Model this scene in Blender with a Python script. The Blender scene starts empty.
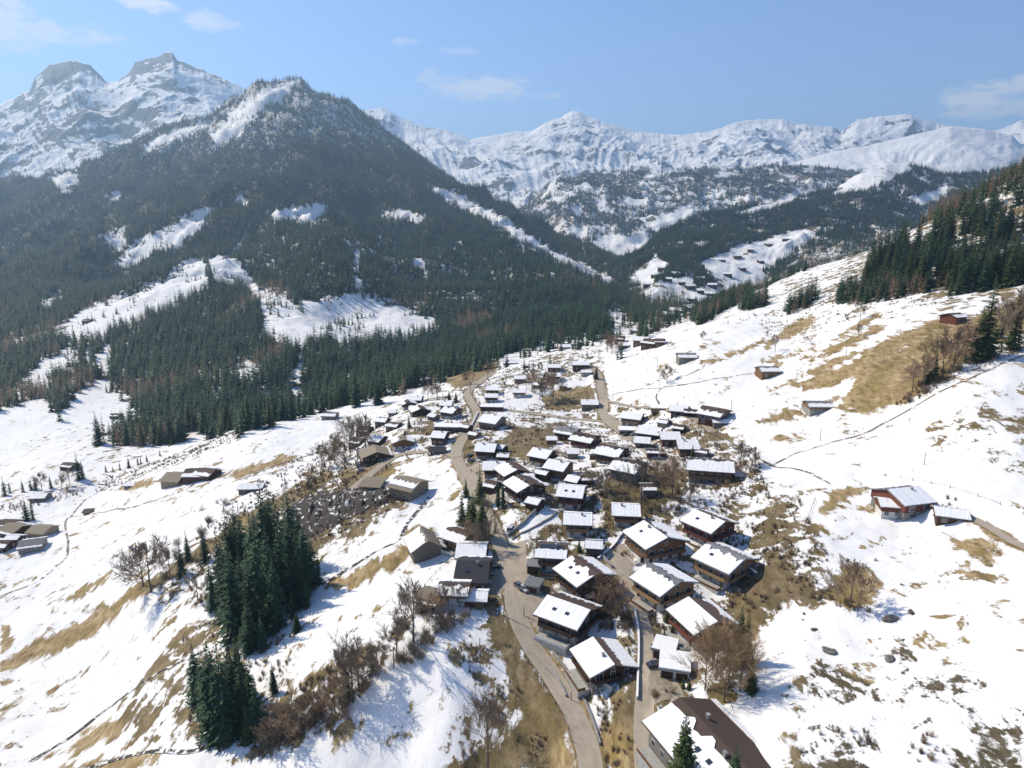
HAZE = True
import bpy, math, random
import numpy as np
from mathutils import Vector, Matrix
random.seed(7); RNG = np.random.RandomState(11)
SC = bpy.context.scene
COL = SC.collection
# ------------------------------------------------------------------ camera
F = 690.0; PITCH = math.radians(13.0)
SP, CP = math.sin(PITCH), math.cos(PITCH)
cam = bpy.data.cameras.new('camera'); camo = bpy.data.objects.new('camera', cam); COL.objects.link(camo)
cam.sensor_width = 36.0; cam.lens = 36.0 * F / 1024.0
cam.clip_start = 1.0; cam.clip_end = 60000.0
camo.rotation_euler = (math.radians(90) - PITCH, 0, 0)
SC.camera = camo
def pix(u, v, d):
    return ((u-512.0)/F*d, (CP + (384.0-v)/F*SP)*d, ((384.0-v)/F*CP - SP)*d)
def proj(x, y, z):
    d = y*CP - z*SP
    d = np.where(np.abs(d) < 1e-3, 1e-3, d)
    return 512.0 + F*x/d, 384.0 - F*(y*SP + z*CP)/d, d
# ------------------------------------------------------------------ noise
def _hash(ix, iy, s):
    h = (ix.astype(np.int64)*374761393 + iy.astype(np.int64)*668265263 + s*2147483647) & 0xffffffff
    h = ((h ^ (h >> 13))*1274126177) & 0xffffffff
    h = h ^ (h >> 16)
    return (h & 0xffffff)/float(0xffffff)*2*np.pi
def noise(x, y, s=0):
    ix = np.floor(x); iy = np.floor(y); fx = x-ix; fy = y-iy
    def g(ax, ay):
        a = _hash(ix+ax, iy+ay, s)
        return np.cos(a)*(fx-ax) + np.sin(a)*(fy-ay)
    w = fx*fx*fx*(fx*(fx*6-15)+10); q = fy*fy*fy*(fy*(fy*6-15)+10)
    n0 = g(0, 0)*(1-w) + g(1, 0)*w; n1 = g(0, 1)*(1-w) + g(1, 1)*w
    return (n0*(1-q) + n1*q)*1.5
def fbm(x, y, o=4, s=0, gain=.5):
    r = 0; a = 1.0
    for i in range(o):
        r = r + a*noise(x*2**i + 17.3*i, y*2**i - 9.1*i, s+i); a *= gain
    return r
def ridged(x, y, o=5, s=0, gain=.55):
    r = 0; a = 1.0
    for i in range(o):
        r = r + a*(1-2*np.abs(noise(x*2.03**i + 7.7*i, y*2.03**i + 3.1*i, s+i))); a *= gain
    return r*.5
def sstep(a, b, x):
    t = np.clip((x-a)/(b-a), 0, 1); return t*t*(3-2*t)
# ------------------------------------------------------------------ terrain control points: photo column, row, distance
CPTS = [
 # foreground, village shelf
 (590,768,125),(487,768,132),(400,768,136),(250,768,142),(120,768,158),(0,768,172),(720,768,112),(850,768,104),(1000,768,98),(1080,768,92),
 (660,720,128),(602,665,147),(560,620,160),(520,600,166),(500,560,185),(690,630,153),(662,585,170),(620,560,182),
 (650,550,188),(700,530,196),(735,575,176),(800,620,146),(900,620,140),(1000,620,128),(800,540,178),(770,470,232),
 (907,510,186),(1010,540,160),(1080,540,150),(567,500,221),(610,470,240),(530,500,216),(500,480,238),(640,420,330),
 (480,430,322),(437,440,312),(437,405,395),(400,430,335),(580,405,385),(600,380,425),(530,380,440),(560,365,478),
 (700,475,242),(690,410,312),(820,410,270),(767,378,322),(685,362,372),(640,345,470),(600,345,520),(720,330,430),
 (870,360,285),(900,420,235),(960,420,212),(1010,365,240),(1080,380,225),(1024,300,300),(1090,270,310),(950,320,300),
 (860,300,400),(930,262,430),(1000,262,390),(1080,230,400),(800,320,420),
 (720,305,640),(760,290,640),(800,272,620),(880,245,580),(940,215,560),(1000,188,520),(1060,150,500),(680,325,640),
 # left slope, gorge and valley floor
 (0,620,262),(0,690,215),(100,700,202),(100,620,242),(100,560,288),(40,545,325),(0,530,345),(150,600,236),(200,560,250),(250,520,262),
 (175,485,345),(240,470,350),(300,470,330),(300,422,428),(250,430,420),(200,455,398),(340,412,450),(150,480,372),(60,520,372),(100,500,400),
 (205,735,154),(230,742,150),(160,680,185),(270,640,182),(280,600,199),(240,600,212),(300,560,220),(330,590,193),(370,590,184),(340,525,232),(390,500,238),
 (420,510,228),(440,560,192),(400,650,153),(330,680,153),(450,700,140),(350,450,352),(380,470,285),(350,490,262),
 (0,500,415),(60,482,430),(120,465,452),(180,447,482),(240,425,545),(50,465,462),(0,470,480),(300,410,590),(390,392,520),(440,380,545),(500,360,600),(560,348,640),(60,440,540),
 (120,430,560),(0,440,560),(60,400,660),(0,400,700),
 # foot and flank of the wooded mountain
 (120,395,690),(100,350,860),(100,300,1160),(100,250,1620),(100,200,2250),(75,173,3000),(130,148,3100),(150,138,3100),(0,350,960),(0,300,1320),(0,250,1850),(0,195,3300),(40,180,3200),(-80,300,1320),(-80,200,3300),(-80,400,700),
 (200,400,620),(200,350,830),(200,300,1050),(200,250,1400),(200,200,1950),(200,150,2700),(190,127,3000),(215,117,2950),(235,99,2950),(265,85,2980),(290,78,3000),(302,80,3000),(312,84,2980),(332,95,2930),(347,107,2880),(353,120,2800),(357,135,2720),
 (300,390,640),(300,350,740),(300,300,930),(300,250,1230),(300,200,1720),(300,150,2280),(300,110,2700),(250,150,2500),(350,200,1750),(350,160,2300),
 (400,350,800),(400,300,1080),(400,250,1440),(400,200,2000),(365,145,2680),(400,160,2500),(430,176,2350),(470,190,2200),(500,209,2050),
 (500,350,700),(500,320,900),(500,280,1200),(500,240,1650),(540,234,1850),(570,252,1650),(610,274,1450),(650,293,1300),(600,330,720),(600,300,1100),(550,310,900),(550,270,1300),
 (640,318,860),(690,292,1600),(700,300,1300),(665,305,1150),
]
XPTS = [  # beyond the crests and outside the frame
 (-700,250,-150),(-500,120,-150),(-250,40,-125),(-120,60,-105),(0,50,-100),(120,50,-85),(300,100,-40),(500,300,60),(900,700,150),(700,900,20),(1200,1500,60),
 (-1600,4200,120),(-2200,3000,150),(-3000,4500,0),(-900,4300,80),(0,4300,-60),(-300,3600,200),(-100,3000,0),(300,3000,-120),(900,3000,-100),(1500,3000,-60),(500,2200,-150),(700,1700,-60),(450,1100,-100),(900,1200,0),(500,800,-50),(250,900,-110),
 (-3000,9000,-200),(0,9000,-200),(3000,9000,-200),(6000,7000,-200),(-8000,9000,-200),(0,16000,-200),(9000,14000,-200),(-9000,14000,-200),(3000,5000,-150),(-2000,1500,-60),(-1400,900,-130),(-1200,500,-150),(-5000,3000,0),(2500,1500,200),(5000,3000,50),
]
S = 1.25   # metres per unit of the distances above
cw = np.array([pix(*p) for p in CPTS] + XPTS, dtype=float)*S
KA = 2.2
def pol(x, y):
    return np.arctan2(x, y)*KA, np.log(np.maximum(np.hypot(x, y), 1.0))
pa, pr = pol(cw[:,0], cw[:,1])
def kern(d2): return .5*d2*np.log(d2 + 1e-12)
n = len(cw)
A = np.zeros((n+3, n+3)); d2 = (pa[:,None]-pa[None])**2 + (pr[:,None]-pr[None])**2
A[:n,:n] = kern(d2) + np.eye(n)*2e-4
A[:n,n] = 1; A[:n,n+1] = pa; A[:n,n+2] = pr; A[n:,:n] = A[:n,n:].T
bb = np.zeros(n+3); bb[:n] = cw[:,2]/np.hypot(cw[:,0], cw[:,1])
W = np.linalg.solve(A, bb)
def tps(x, y):
    x = np.asarray(x, float); y = np.asarray(y, float); sh = x.shape
    a, r = pol(x.ravel(), y.ravel()); out = np.empty(a.size)
    for i in range(0, a.size, 20000):
        q = slice(i, i+20000)
        out[q] = kern((a[q,None]-pa)**2 + (r[q,None]-pr)**2) @ W[:n] + W[n] + W[n+1]*a[q] + W[n+2]*r[q]
    return (out*np.hypot(x.ravel(), y.ravel())).reshape(sh)
# fan-shaped ground sheet
NA, NR = 860, 900
AZ = np.linspace(math.radians(-52), math.radians(52), NA)
RR = np.exp(np.concatenate([np.linspace(math.log(56), math.log(5200), NR-40), np.linspace(math.log(5300), math.log(21000), 40)]))
# coarse TPS, then bilinear to full grid (smooth field)
caz = np.linspace(AZ[0], AZ[-1], 300); crr = np.linspace(math.log(RR[0]), math.log(RR[-1]), 420)
cg = tps(np.exp(crr)[:,None]*np.sin(caz)[None], np.exp(crr)[:,None]*np.cos(caz)[None])
def bil(G, fi, fj):
    fi = np.clip(fi, 0, G.shape[0]-1.001); fj = np.clip(fj, 0, G.shape[1]-1.001)
    i = fi.astype(int); j = fj.astype(int); a = fi-i; b = fj-j
    return (G[i,j]*(1-a)*(1-b)+G[i+1,j]*a*(1-b)+G[i,j+1]*(1-a)*b+G[i+1,j+1]*a*b)
GX = RR[:,None]*np.sin(AZ)[None]; GY = RR[:,None]*np.cos(AZ)[None]
fi = (np.log(RR)-crr[0])/(crr[1]-crr[0]); fj = (AZ-caz[0])/(caz[1]-caz[0])
GZ = bil(cg, np.repeat(fi[:,None], NA, 1), np.repeat(fj[None], NR, 0))
GR = np.repeat(RR[:,None], NA, 1)/S
mtn = sstep(560, 1100, GR)*sstep(-150, -90, GZ/S)*(1-sstep(3600, 5000, GR))
near = 1-sstep(500, 900, GR)
GZ = GZ + near*(1.1*fbm(GX/38, GY/38, 3, 1)+.30*fbm(GX/7, GY/7, 2, 5)) + (1-near)*2.0*fbm(GX/70, GY/70, 3, 9)
wx = GX + 60*noise(GX/260, GY/260, 41); wy = GY + 60*noise(GX/260, GY/260, 42)
GZ = GZ + mtn*((ridged(wx/420, wy/420, 4, 20)-.55)*np.clip(GR*.042, 0, 110) + fbm(GX/45, GY/45, 3, 30)*4)
_SK = np.array([(-200,205),(0,195),(75,172),(150,139),(190,127),(235,99),(290,78),(330,95),(357,130),(400,160),(430,176),(470,190),(500,209),(540,234),(610,274),(650,293),(700,300)], float)
_U, _V, _Dd = proj(GX, GY, GZ); _k = mtn*sstep(18, 110, _V-np.interp(_U, _SK[:,0], _SK[:,1]))*(_U < 720)
GZ = GZ + _k*(ridged(GX/1000+.35*noise(GX/500, GY/500, 88)+3.3, GY/1500, 3, 85)-.62)*np.clip(GR*.10, 0, 230)
def zat(x, y):
    x = np.asarray(x, float); y = np.asarray(y, float)
    r = np.hypot(x, y)
    return bil(GZ, np.interp(np.log(r), np.log(RR), np.arange(NR)), (np.arctan2(x, y)-AZ[0])/(AZ[1]-AZ[0]))
_D = np.exp(np.linspace(math.log(60), math.log(4900), 2600))
def hit(u, v):
    """ground point seen at a photo position"""
    x, y, z = pix(u, v, _D)
    s = z - zat(x, y)
    k = np.where(s < 0)[0]
    k = k[0] if len(k) else len(_D)-1
    if k > 0:
        a, b = s[k-1], s[k]; d = _D[k-1] + (_D[k]-_D[k-1])*(a/(a-b) if a != b else .5)
    else: d = _D[0]
    x, y, z = pix(u, v, d)
    return Vector((float(x), float(y), float(zat(x, y))))
def hitz(u, v, h):
    """point at height h above ground seen at a photo position"""
    p = hit(u, v); zz = p.z + h
    for _ in range(6):
        a = ((384.0-v)/F*CP - SP)
        d = zz/a if a < -1e-3 else 400
        x, y, z = pix(u, v, d)
        zz = .5*zz + .5*(float(zat(x, y)) + h)
    return Vector((x, y, z))
def depth(p): return p.y*CP - p.z*SP
# ------------------------------------------------------------------ roads carved into the ground
def smooth_path(pts, step=2.0):
    P = [hit(u, v) for u, v in pts]
    Q = []
    for i in range(len(P)-1):
        p0 = P[max(i-1, 0)]; p1 = P[i]; p2 = P[i+1]; p3 = P[min(i+2, len(P)-1)]
        m = max(2, int((p2-p1).length/step))
        for k in range(m):
            t = k/m
            Q.append(.5*((2*p1)+(-p0+p2)*t+(2*p0-5*p1+4*p2-p3)*t*t+(-p0+3*p1-3*p2+p3)*t**3))
    Q.append(P[-1])
    a = np.array([[q.x, q.y, q.z] for q in Q])
    a[:,2] = zat(a[:,0], a[:,1])
    for _ in range(8):
        a[1:-1,2] = .25*a[:-2,2]+.5*a[1:-1,2]+.25*a[2:,2]
    return a
ROADS = {  # name: (width, pixel path, kind)
 'main': (5.6, [(592,780),(589,755),(583,735),(568,702),(548,670),(532,647),(520,622),(513,598),(509,575),(505,555),(498,540),(490,520),(477,497),(464,474),(456,455),(461,441),(470,430),(477,418),(476,410),(471,402),(468,392),(480,382),(492,372)]),
 'lower': (4.6, [(646,780),(644,745),(644,710),(647,675),(647,645),(640,617),(631,595),(622,575),(611,563)]),
 'upper': (6.0, [(668,462),(652,452),(632,438),(612,425),(603,414),(604,402),(601,388),(599,377),(594,370),(583,362)]),
 'link': (3.8, [(612,424),(590,420),(560,417),(530,413),(500,409),(476,409)]),
 'east': (4.2, [(604,400),(625,405),(650,408),(680,413),(700,422),(712,432)]),
 'yard': (4.0, [(457,457),(440,452),(415,452),(395,457),(378,468),(364,480),(350,492)]),
 'farm': (3.4, [(1060,560),(1024,547),(990,528),(965,516),(945,511)]),
 'spur': (3.2, [(660,672),(672,684),(678,700),(670,715)]),
}
PATHS = {k: (w, smooth_path(p)) for k, (w, p) in ROADS.items()}
gxy = None
def carve(path, half, blend, drop):
    global GZ
    p = path; x0, x1 = p[:,0].min()-blend-half, p[:,0].max()+blend+half; y0, y1 = p[:,1].min()-blend-half, p[:,1].max()+blend+half
    m = np.where((GX > x0) & (GX < x1) & (GY > y0) & (GY < y1))
    X, Y = GX[m], GY[m]
    best = np.full(X.shape, 1e9); zz = np.zeros(X.shape)
    for i in range(len(p)-1):
        a = p[i]; b = p[i+1]; d = b[:2]-a[:2]; L = max(d@d, 1e-6)
        t = np.clip(((X-a[0])*d[0]+(Y-a[1])*d[1])/L, 0, 1)
        dist = np.hypot(X-a[0]-t*d[0], Y-a[1]-t*d[1])
        k = dist < best; best[k] = dist[k]; zz[k] = (a[2]+t*(b[2]-a[2]))[k]
    w = 1-sstep(half, half+blend, best)
    GZ[m] = GZ[m]*(1-w) + (zz-drop)*w
for k, (w, p) in PATHS.items(): carve(p, w/2+1.2, 5.0 if w > 4 else 3.0, .06)
for k in PATHS: pass
# ------------------------------------------------------------------ object helpers
def tag(o, label=None, cat=None, group=None, kind=None):
    if label: o['label'] = label
    if cat: o['category'] = cat
    if group: o['group'] = group
    if kind: o['kind'] = kind
    return o
def link(name, me, mat=None, parent=None, loc=None):
    if mat is not None and not me.materials:
        for m_ in (mat if isinstance(mat, (list, tuple)) else [mat]): me.materials.append(m_)
    o = bpy.data.objects.new(name, me); COL.objects.link(o)
    if parent is not None: o.parent = parent
    if loc is not None: o.location = loc
    return o
def empty(name, loc, rz=0.0):
    o = bpy.data.objects.new(name, None); COL.objects.link(o)
    o.location = loc; o.rotation_euler = (0, 0, rz); o.empty_display_size = .5
    return o
def fast_mesh(name, V, Fq, smooth=False):
    """V (n,3), Fq (m,k) with fixed face size"""
    V = np.asarray(V, np.float32); Fq = np.asarray(Fq, np.int32); k = Fq.shape[1]
    me = bpy.data.meshes.new(name)
    me.vertices.add(len(V)); me.vertices.foreach_set('co', V.ravel())
    me.loops.add(Fq.size); me.loops.foreach_set('vertex_index', Fq.ravel())
    me.polygons.add(len(Fq)); me.polygons.foreach_set('loop_start', np.arange(0, Fq.size, k, dtype=np.int32))
    me.polygons.foreach_set('loop_total', np.full(len(Fq), k, np.int32))
    if smooth: me.polygons.foreach_set('use_smooth', np.ones(len(Fq), bool))
    me.update(calc_edges=True); me.validate()
    return me
class MB:
    """collects boxes, prisms and tubes into one mesh"""
    def __init__(s): s.v = []; s.f = []
    def add(s, vs, fs):
        b = len(s.v); s.v += [tuple(v) for v in vs]; s.f += [tuple(b+i for i in f) for f in fs]; return s
    def box(s, x0, x1, y0, y1, z0, z1):
        return s.add([(x0,y0,z0),(x1,y0,z0),(x1,y1,z0),(x0,y1,z0),(x0,y0,z1),(x1,y0,z1),(x1,y1,z1),(x0,y1,z1)],
                     [(0,3,2,1),(4,5,6,7),(0,1,5,4),(1,2,6,5),(2,3,7,6),(3,0,4,7)])
    def slab(s, pts, th, n=(0,0,1)):
        """a flat polygon given thickness th along n"""
        m = len(pts); q = [(p[0]+n[0]*th, p[1]+n[1]*th, p[2]+n[2]*th) for p in pts]
        return s.add(list(pts)+q, [tuple(range(m))[::-1], tuple(range(m, 2*m))]+[(i, (i+1)%m, m+(i+1)%m, m+i) for i in range(m)])
    def tube(s, a, b, r0, r1, k=6):
        a = Vector(a); b = Vector(b); d = (b-a)
        if d.length < 1e-6: return s
        d.normalize(); u = d.orthogonal().normalized(); w = d.cross(u)
        vs = []
        for c, r in ((a, r0), (b, r1)):
            for i in range(k):
                t = 2*math.pi*i/k; vs.append(c+u*(r*math.cos(t))+w*(r*math.sin(t)))
        return s.add(vs, [(i, (i+1)%k, k+(i+1)%k, k+i) for i in range(k)]+[tuple(range(k))[::-1], tuple(range(k, 2*k))])
    def mesh(s, name, smooth=False):
        me = bpy.data.meshes.new(name); me.from_pydata(s.v, [], s.f)
        if smooth: me.polygons.foreach_set('use_smooth', [True]*len(me.polygons))
        me.update(); return me
    def build(s, name, mat, parent=None, loc=None): return link(name, s.mesh(name), mat, parent, loc)
# ------------------------------------------------------------------ materials
def newmat(name):
    m = bpy.data.materials.new(name); m.use_nodes = True
    nt = m.node_tree; b = nt.nodes['Principled BSDF']; b.inputs['Roughness'].default_value = .85
    b.inputs['Specular IOR Level'].default_value = .2
    return m, nt, b
def nd(nt, t, **kw):
    n_ = nt.nodes.new(t)
    for k, v in kw.items(): setattr(n_, k, v)
    return n_
def ramp(nt, fac, stops, interp='LINEAR'):
    r = nd(nt, 'ShaderNodeValToRGB'); r.color_ramp.interpolation = interp
    e = r.color_ramp.elements
    while len(e) < len(stops): e.new(.5)
    for q, (p, c) in zip(e, stops):
        q.position = p; q.color = tuple(c) + (1,) if len(c) == 3 else c
    nt.links.new(fac, r.inputs[0]); return r.outputs[0]
def tnoise(nt, vec, scale, detail=4, rough=.55, dist=0):
    t = nd(nt, 'ShaderNodeTexNoise'); t.inputs['Scale'].default_value = scale
    t.inputs['Detail'].default_value = detail; t.inputs['Roughness'].default_value = rough
    t.inputs['Distortion'].default_value = dist
    if vec is not None: nt.links.new(vec, t.inputs['Vector'])
    return t.outputs['Fac']
def mth(nt, op, a, b=None, c=None, clamp=False):
    m = nd(nt, 'ShaderNodeMath', operation=op, use_clamp=clamp)
    for i, q in enumerate((a, b, c)):
        if q is None: continue
        if hasattr(q, 'is_linked'): nt.links.new(q, m.inputs[i])
        else: m.inputs[i].default_value = q
    return m.outputs[0]
def mixc(nt, f, a, b, mode='MIX'):
    m = nd(nt, 'ShaderNodeMix', data_type='RGBA', blend_type=mode)
    for i, q in ((0, f), (6, a), (7, b)):
        if hasattr(q, 'is_linked'): nt.links.new(q, m.inputs[i])
        elif i == 0: m.inputs[0].default_value = q
        else: m.inputs[i].default_value = tuple(q)+(1,)
    return m.outputs[2]
def bump(nt, b, h, dist, strength=1.0):
    k = nd(nt, 'ShaderNodeBump'); k.inputs['Distance'].default_value = dist; k.inputs['Strength'].default_value = strength
    nt.links.new(h, k.inputs['Height']); nt.links.new(k.outputs[0], b.inputs['Normal'])
def varied(name, c0, c1, scale=1.5, rough=.85, stretch=None, spec=.2, perobj=.25, bmp=0):
    """colour wandering between c0 and c1, in object space, shifted a little per object"""
    m, nt, b = newmat(name); tc = nd(nt, 'ShaderNodeTexCoord'); v = tc.outputs['Object']
    if stretch:
        mp = nd(nt, 'ShaderNodeMapping'); mp.inputs['Scale'].default_value = stretch; nt.links.new(v, mp.inputs['Vector']); v = mp.outputs[0]
    f = tnoise(nt, v, scale, 5, .65)
    c = ramp(nt, f, [(.3, c0), (.7, c1)])
    if perobj:
        oi = nd(nt, 'ShaderNodeObjectInfo'); k = mth(nt, 'MULTIPLY_ADD', oi.outputs['Random'], 2*perobj, 1-perobj)
        hs = nd(nt, 'ShaderNodeHueSaturation'); nt.links.new(c, hs.inputs['Color']); nt.links.new(k, hs.inputs['Value']); c = hs.outputs[0]
    nt.links.new(c, b.inputs['Base Color']); b.inputs['Roughness'].default_value = rough; b.inputs['Specular IOR Level'].default_value = spec
    if bmp: bump(nt, b, f, bmp)
    return m
SNOW = (.84, .835, .83)
M = {}
PL = (6.0, 6.0, .6)
M['wood_dark'] = varied('wood_dark', (.040,.020,.013), (.10,.055,.034), 2.2, stretch=PL)
M['wood_mid'] = varied('wood_mid', (.115,.060,.030), (.24,.135,.070), 2.2, stretch=PL)
M['wood_light'] = varied('wood_light', (.21,.125,.062), (.38,.25,.135), 2.2, stretch=PL)
M['wood_grey'] = varied('wood_grey', (.11,.10,.085), (.24,.215,.18), 2.2, stretch=PL)
M['wood_tan'] = varied('wood_tan', (.22,.17,.11), (.38,.31,.21), 2.2, stretch=PL)
M['wood_red'] = varied('wood_red', (.085,.028,.018), (.17,.062,.042), 2.2, stretch=PL)
M['plaster'] = varied('plaster', (.50,.47,.42), (.68,.66,.61), .7, perobj=.12)
M['stone'] = varied('stone', (.16,.15,.135), (.36,.34,.31), 1.6, perobj=.15, bmp=.05)
M['concrete'] = varied('concrete', (.28,.27,.25), (.42,.41,.38), .8, perobj=.1)
M['roof_brown'] = varied('roof_brown', (.060,.040,.032), (.13,.092,.074), 3.0, stretch=(1,5,1), bmp=.04)
M['roof_grey'] = varied('roof_grey', (.12,.12,.125), (.25,.25,.255), 2.5, perobj=.2)
M['roof_tan'] = varied('roof_tan', (.17,.135,.095), (.32,.27,.20), 2.5, perobj=.15)
M['roof_dark'] = varied('roof_dark', (.020,.020,.024), (.055,.052,.055), 2.5)
M['snow'] = varied('snow', (.80,.79,.775), (.89,.885,.87), .8, rough=.7, perobj=.03, spec=.3, bmp=.06)
M['metal'] = varied('metal', (.16,.16,.17), (.32,.32,.33), 3, rough=.45, spec=.5)
M['frame'] = varied('window_frame_paint', (.52,.50,.46), (.66,.64,.60), 3)
M['glass'] = varied('window_glass', (.015,.02,.028), (.04,.05,.065), .6, rough=.08, spec=.9, perobj=.3)
M['bark'] = varied('bark', (.055,.043,.034), (.15,.125,.10), 3, stretch=(3,3,.6))
M['bark_pale'] = varied('bark_pale', (.13,.11,.09), (.28,.24,.20), 3, stretch=(3,3,.6))
M['twig'] = varied('twig_grey_brown', (.14,.105,.074), (.29,.225,.16), 1.2, perobj=.3)
M['twig_red'] = varied('twig_red_brown', (.17,.112,.072), (.35,.245,.155), 1.2, perobj=.3)
M['larch'] = varied('larch_twig', (.27,.175,.09), (.48,.34,.19), 1.0, perobj=.2)
M['needle'] = varied('spruce_needles', (.014,.036,.018), (.054,.104,.046), .55, rough=.7, perobj=.4)
M['needle_warm'] = varied('warm_green_needles', (.034,.056,.018), (.095,.125,.042), .55, rough=.7, perobj=.3)  # warmer, yellower needle colour for some of the conifers
M['pole'] = varied('pole_wood', (.05,.038,.028), (.12,.095,.072), 2, stretch=(5,5,.5))
M['rock'] = varied('rock', (.07,.062,.055), (.20,.185,.17), 1.0, bmp=.15)
M['tyre'] = varied('tyre_rubber', (.012,.012,.012), (.03,.03,.03), 4)
M['hedge'] = varied('hedge_leaves', (.02,.028,.012), (.06,.07,.03), 2)
def paint(name, c):
    m, nt, b = newmat(name); b.inputs['Base Color'].default_value = c+(1,); b.inputs['Roughness'].default_value = .3
    b.inputs['Specular IOR Level'].default_value = .5; b.inputs['Coat Weight'].default_value = .4
    tc = nd(nt, 'ShaderNodeTexCoord'); f = tnoise(nt, tc.outputs['Object'], 3, 3)
    nt.links.new(ramp(nt, f, [(.3, tuple(q*.8 for q in c)), (.7, c)]), b.inputs['Base Color']); return m
# ground: snow, dry grass, bare soil; the vertex attributes only say where each lies
def ground_material(name, amp=1.0, far=False):
    m, nt, b = newmat(name)
    ge = nd(nt, 'ShaderNodeNewGeometry'); P = ge.outputs['Position']
    at = nd(nt, 'ShaderNodeAttribute', attribute_name='bare').outputs['Fac']
    me_ = nd(nt, 'ShaderNodeAttribute', attribute_name='mess').outputs['Fac']
    so = nd(nt, 'ShaderNodeAttribute', attribute_name='soil').outputs['Fac']
    mp = nd(nt, 'ShaderNodeMapping'); mp.inputs['Rotation'].default_value = (0, 0, math.radians(-38)); mp.inputs['Scale'].default_value = (1, .38, 1)
    nt.links.new(P, mp.inputs['Vector']); PS = mp.outputs[0]
    k = .12 if far else 1.0
    n1 = tnoise(nt, PS, .22*k, 6, .62, .5); n2 = tnoise(nt, P, 1.4*k, 5, .7); n3 = tnoise(nt, P, .045*k, 3, .6)
    n4 = tnoise(nt, PS, .75*k, 5, .72); n5 = tnoise(nt, P, .13*k, 4, .6, .6)
    a = mth(nt, 'MULTIPLY_ADD', mth(nt, 'SUBTRACT', n1, .5), 3.4, at)
    a = mth(nt, 'MULTIPLY_ADD', mth(nt, 'SUBTRACT', n2, .5), .8, a)
    s = mth(nt, 'MULTIPLY_ADD', mth(nt, 'SUBTRACT', n4, .5), 2.2, -.80)
    s = mth(nt, 'MULTIPLY_ADD', mth(nt, 'SUBTRACT', n2, .5), .8, s)
    s = mth(nt, 'MULTIPLY_ADD', mth(nt, 'SUBTRACT', n1, .5), 2.4, s)
    s = mth(nt, 'MULTIPLY_ADD', mth(nt, 'SUBTRACT', n5, .5), 4.0, s)
    s = mth(nt, 'MULTIPLY_ADD', me_, 1.5, s)
    s = mth(nt, 'MULTIPLY_ADD', mth(nt, 'SUBTRACT', n3, .5), 2.8, s)
    v = mth(nt, 'MAXIMUM', a, s)
    bare = mth(nt, 'MULTIPLY_ADD', v, 4.0, .5, clamp=True)
    # dry grass with green and straw patches
    g1 = tnoise(nt, PS, .5*k, 5, .7); g2 = tnoise(nt, P, .07*k, 3, .6)
    gc = ramp(nt, g1, [(.30, (.10,.062,.030)), (.41, (.24,.165,.076)), (.54, (.38,.28,.145)), (.70, (.53,.42,.25))])
    gg = ramp(nt, g1, [(.3, (.13,.092,.032)), (.7, (.36,.26,.105))])
    gr = mixc(nt, ramp(nt, g2, [(.44, (0,0,0)), (.62, (1,1,1))]), gc, gg)
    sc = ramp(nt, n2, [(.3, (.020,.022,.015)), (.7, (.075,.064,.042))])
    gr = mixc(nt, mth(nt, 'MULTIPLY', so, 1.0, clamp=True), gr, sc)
    fr = mixc(nt, ramp(nt, n1, [(.35, (0,0,0)), (.7, (.5,.5,.5))]), ramp(nt, n4, [(.2, (.74,.725,.70)), (.8, (.87,.86,.845))]), (.70,.69,.68))
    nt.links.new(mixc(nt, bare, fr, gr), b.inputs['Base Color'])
    h = mth(nt, 'MULTIPLY_ADD', n4, .20, mth(nt, 'MULTIPLY', n2, mth(nt, 'MULTIPLY_ADD', bare, .35, .07)))
    h = mth(nt, 'MULTIPLY_ADD', bare, -.12, h)
    bump(nt, b, h, .9/k*amp)
    b.inputs['Roughness'].default_value = .8
    return m
M['ground'] = ground_material('ground_snow_and_grass')
M['hill'] = ground_material('hill_snow_and_soil', .6, True)
def asphalt():
    m, nt, b = newmat('worn_road'); ge = nd(nt, 'ShaderNodeNewGeometry'); P = ge.outputs['Position']
    at = nd(nt, 'ShaderNodeAttribute', attribute_name='across').outputs['Fac']
    f = tnoise(nt, P, .35, 5, .65); f2 = tnoise(nt, P, 3.0, 4, .7)
    c = ramp(nt, f, [(.3, (.33,.275,.205)), (.7, (.46,.39,.30))])
    tr = ramp(nt, at, [(0, (1,1,1)), (.18, (.2,.2,.2)), (.30, (0,0,0)), (.46, (.75,.75,.75)), (.62, (0,0,0)), (.82, (.3,.3,.3)), (1, (1,1,1))])
    c = mixc(nt, mth(nt, 'MULTIPLY', tr, .45), c, (.50,.43,.33))
    c = mixc(nt, mth(nt, 'MULTIPLY', f2, .25), c, (.17,.145,.12))
    nt.links.new(c, b.inputs['Base Color']); bump(nt, b, f2, .03); return m
M['road'] = asphalt()
M['gravel'] = varied('gravel', (.17,.14,.10), (.33,.28,.21), 1.2, perobj=0)
def patchy(name, c0, c1, cut):
    """bare ground or water half covered by snow"""
    m, nt, b = newmat(name); ge = nd(nt, 'ShaderNodeNewGeometry'); P = ge.outputs['Position']; f = tnoise(nt, P, .9, 5, .7); g = tnoise(nt, P, .33, 4, .65, .5)
    nt.links.new(mixc(nt, ramp(nt, g, [(cut-.02, (0,0,0)), (cut+.02, (1,1,1))]), ramp(nt, f, [(.3, c0), (.7, c1)]), (.82,.81,.79)), b.inputs['Base Color']); return m
M['track'] = patchy('track_mud', (.10,.075,.052), (.28,.22,.15), .55)
M['stream'] = patchy('stream_bed', (.022,.020,.019), (.10,.085,.07), .53)
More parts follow.
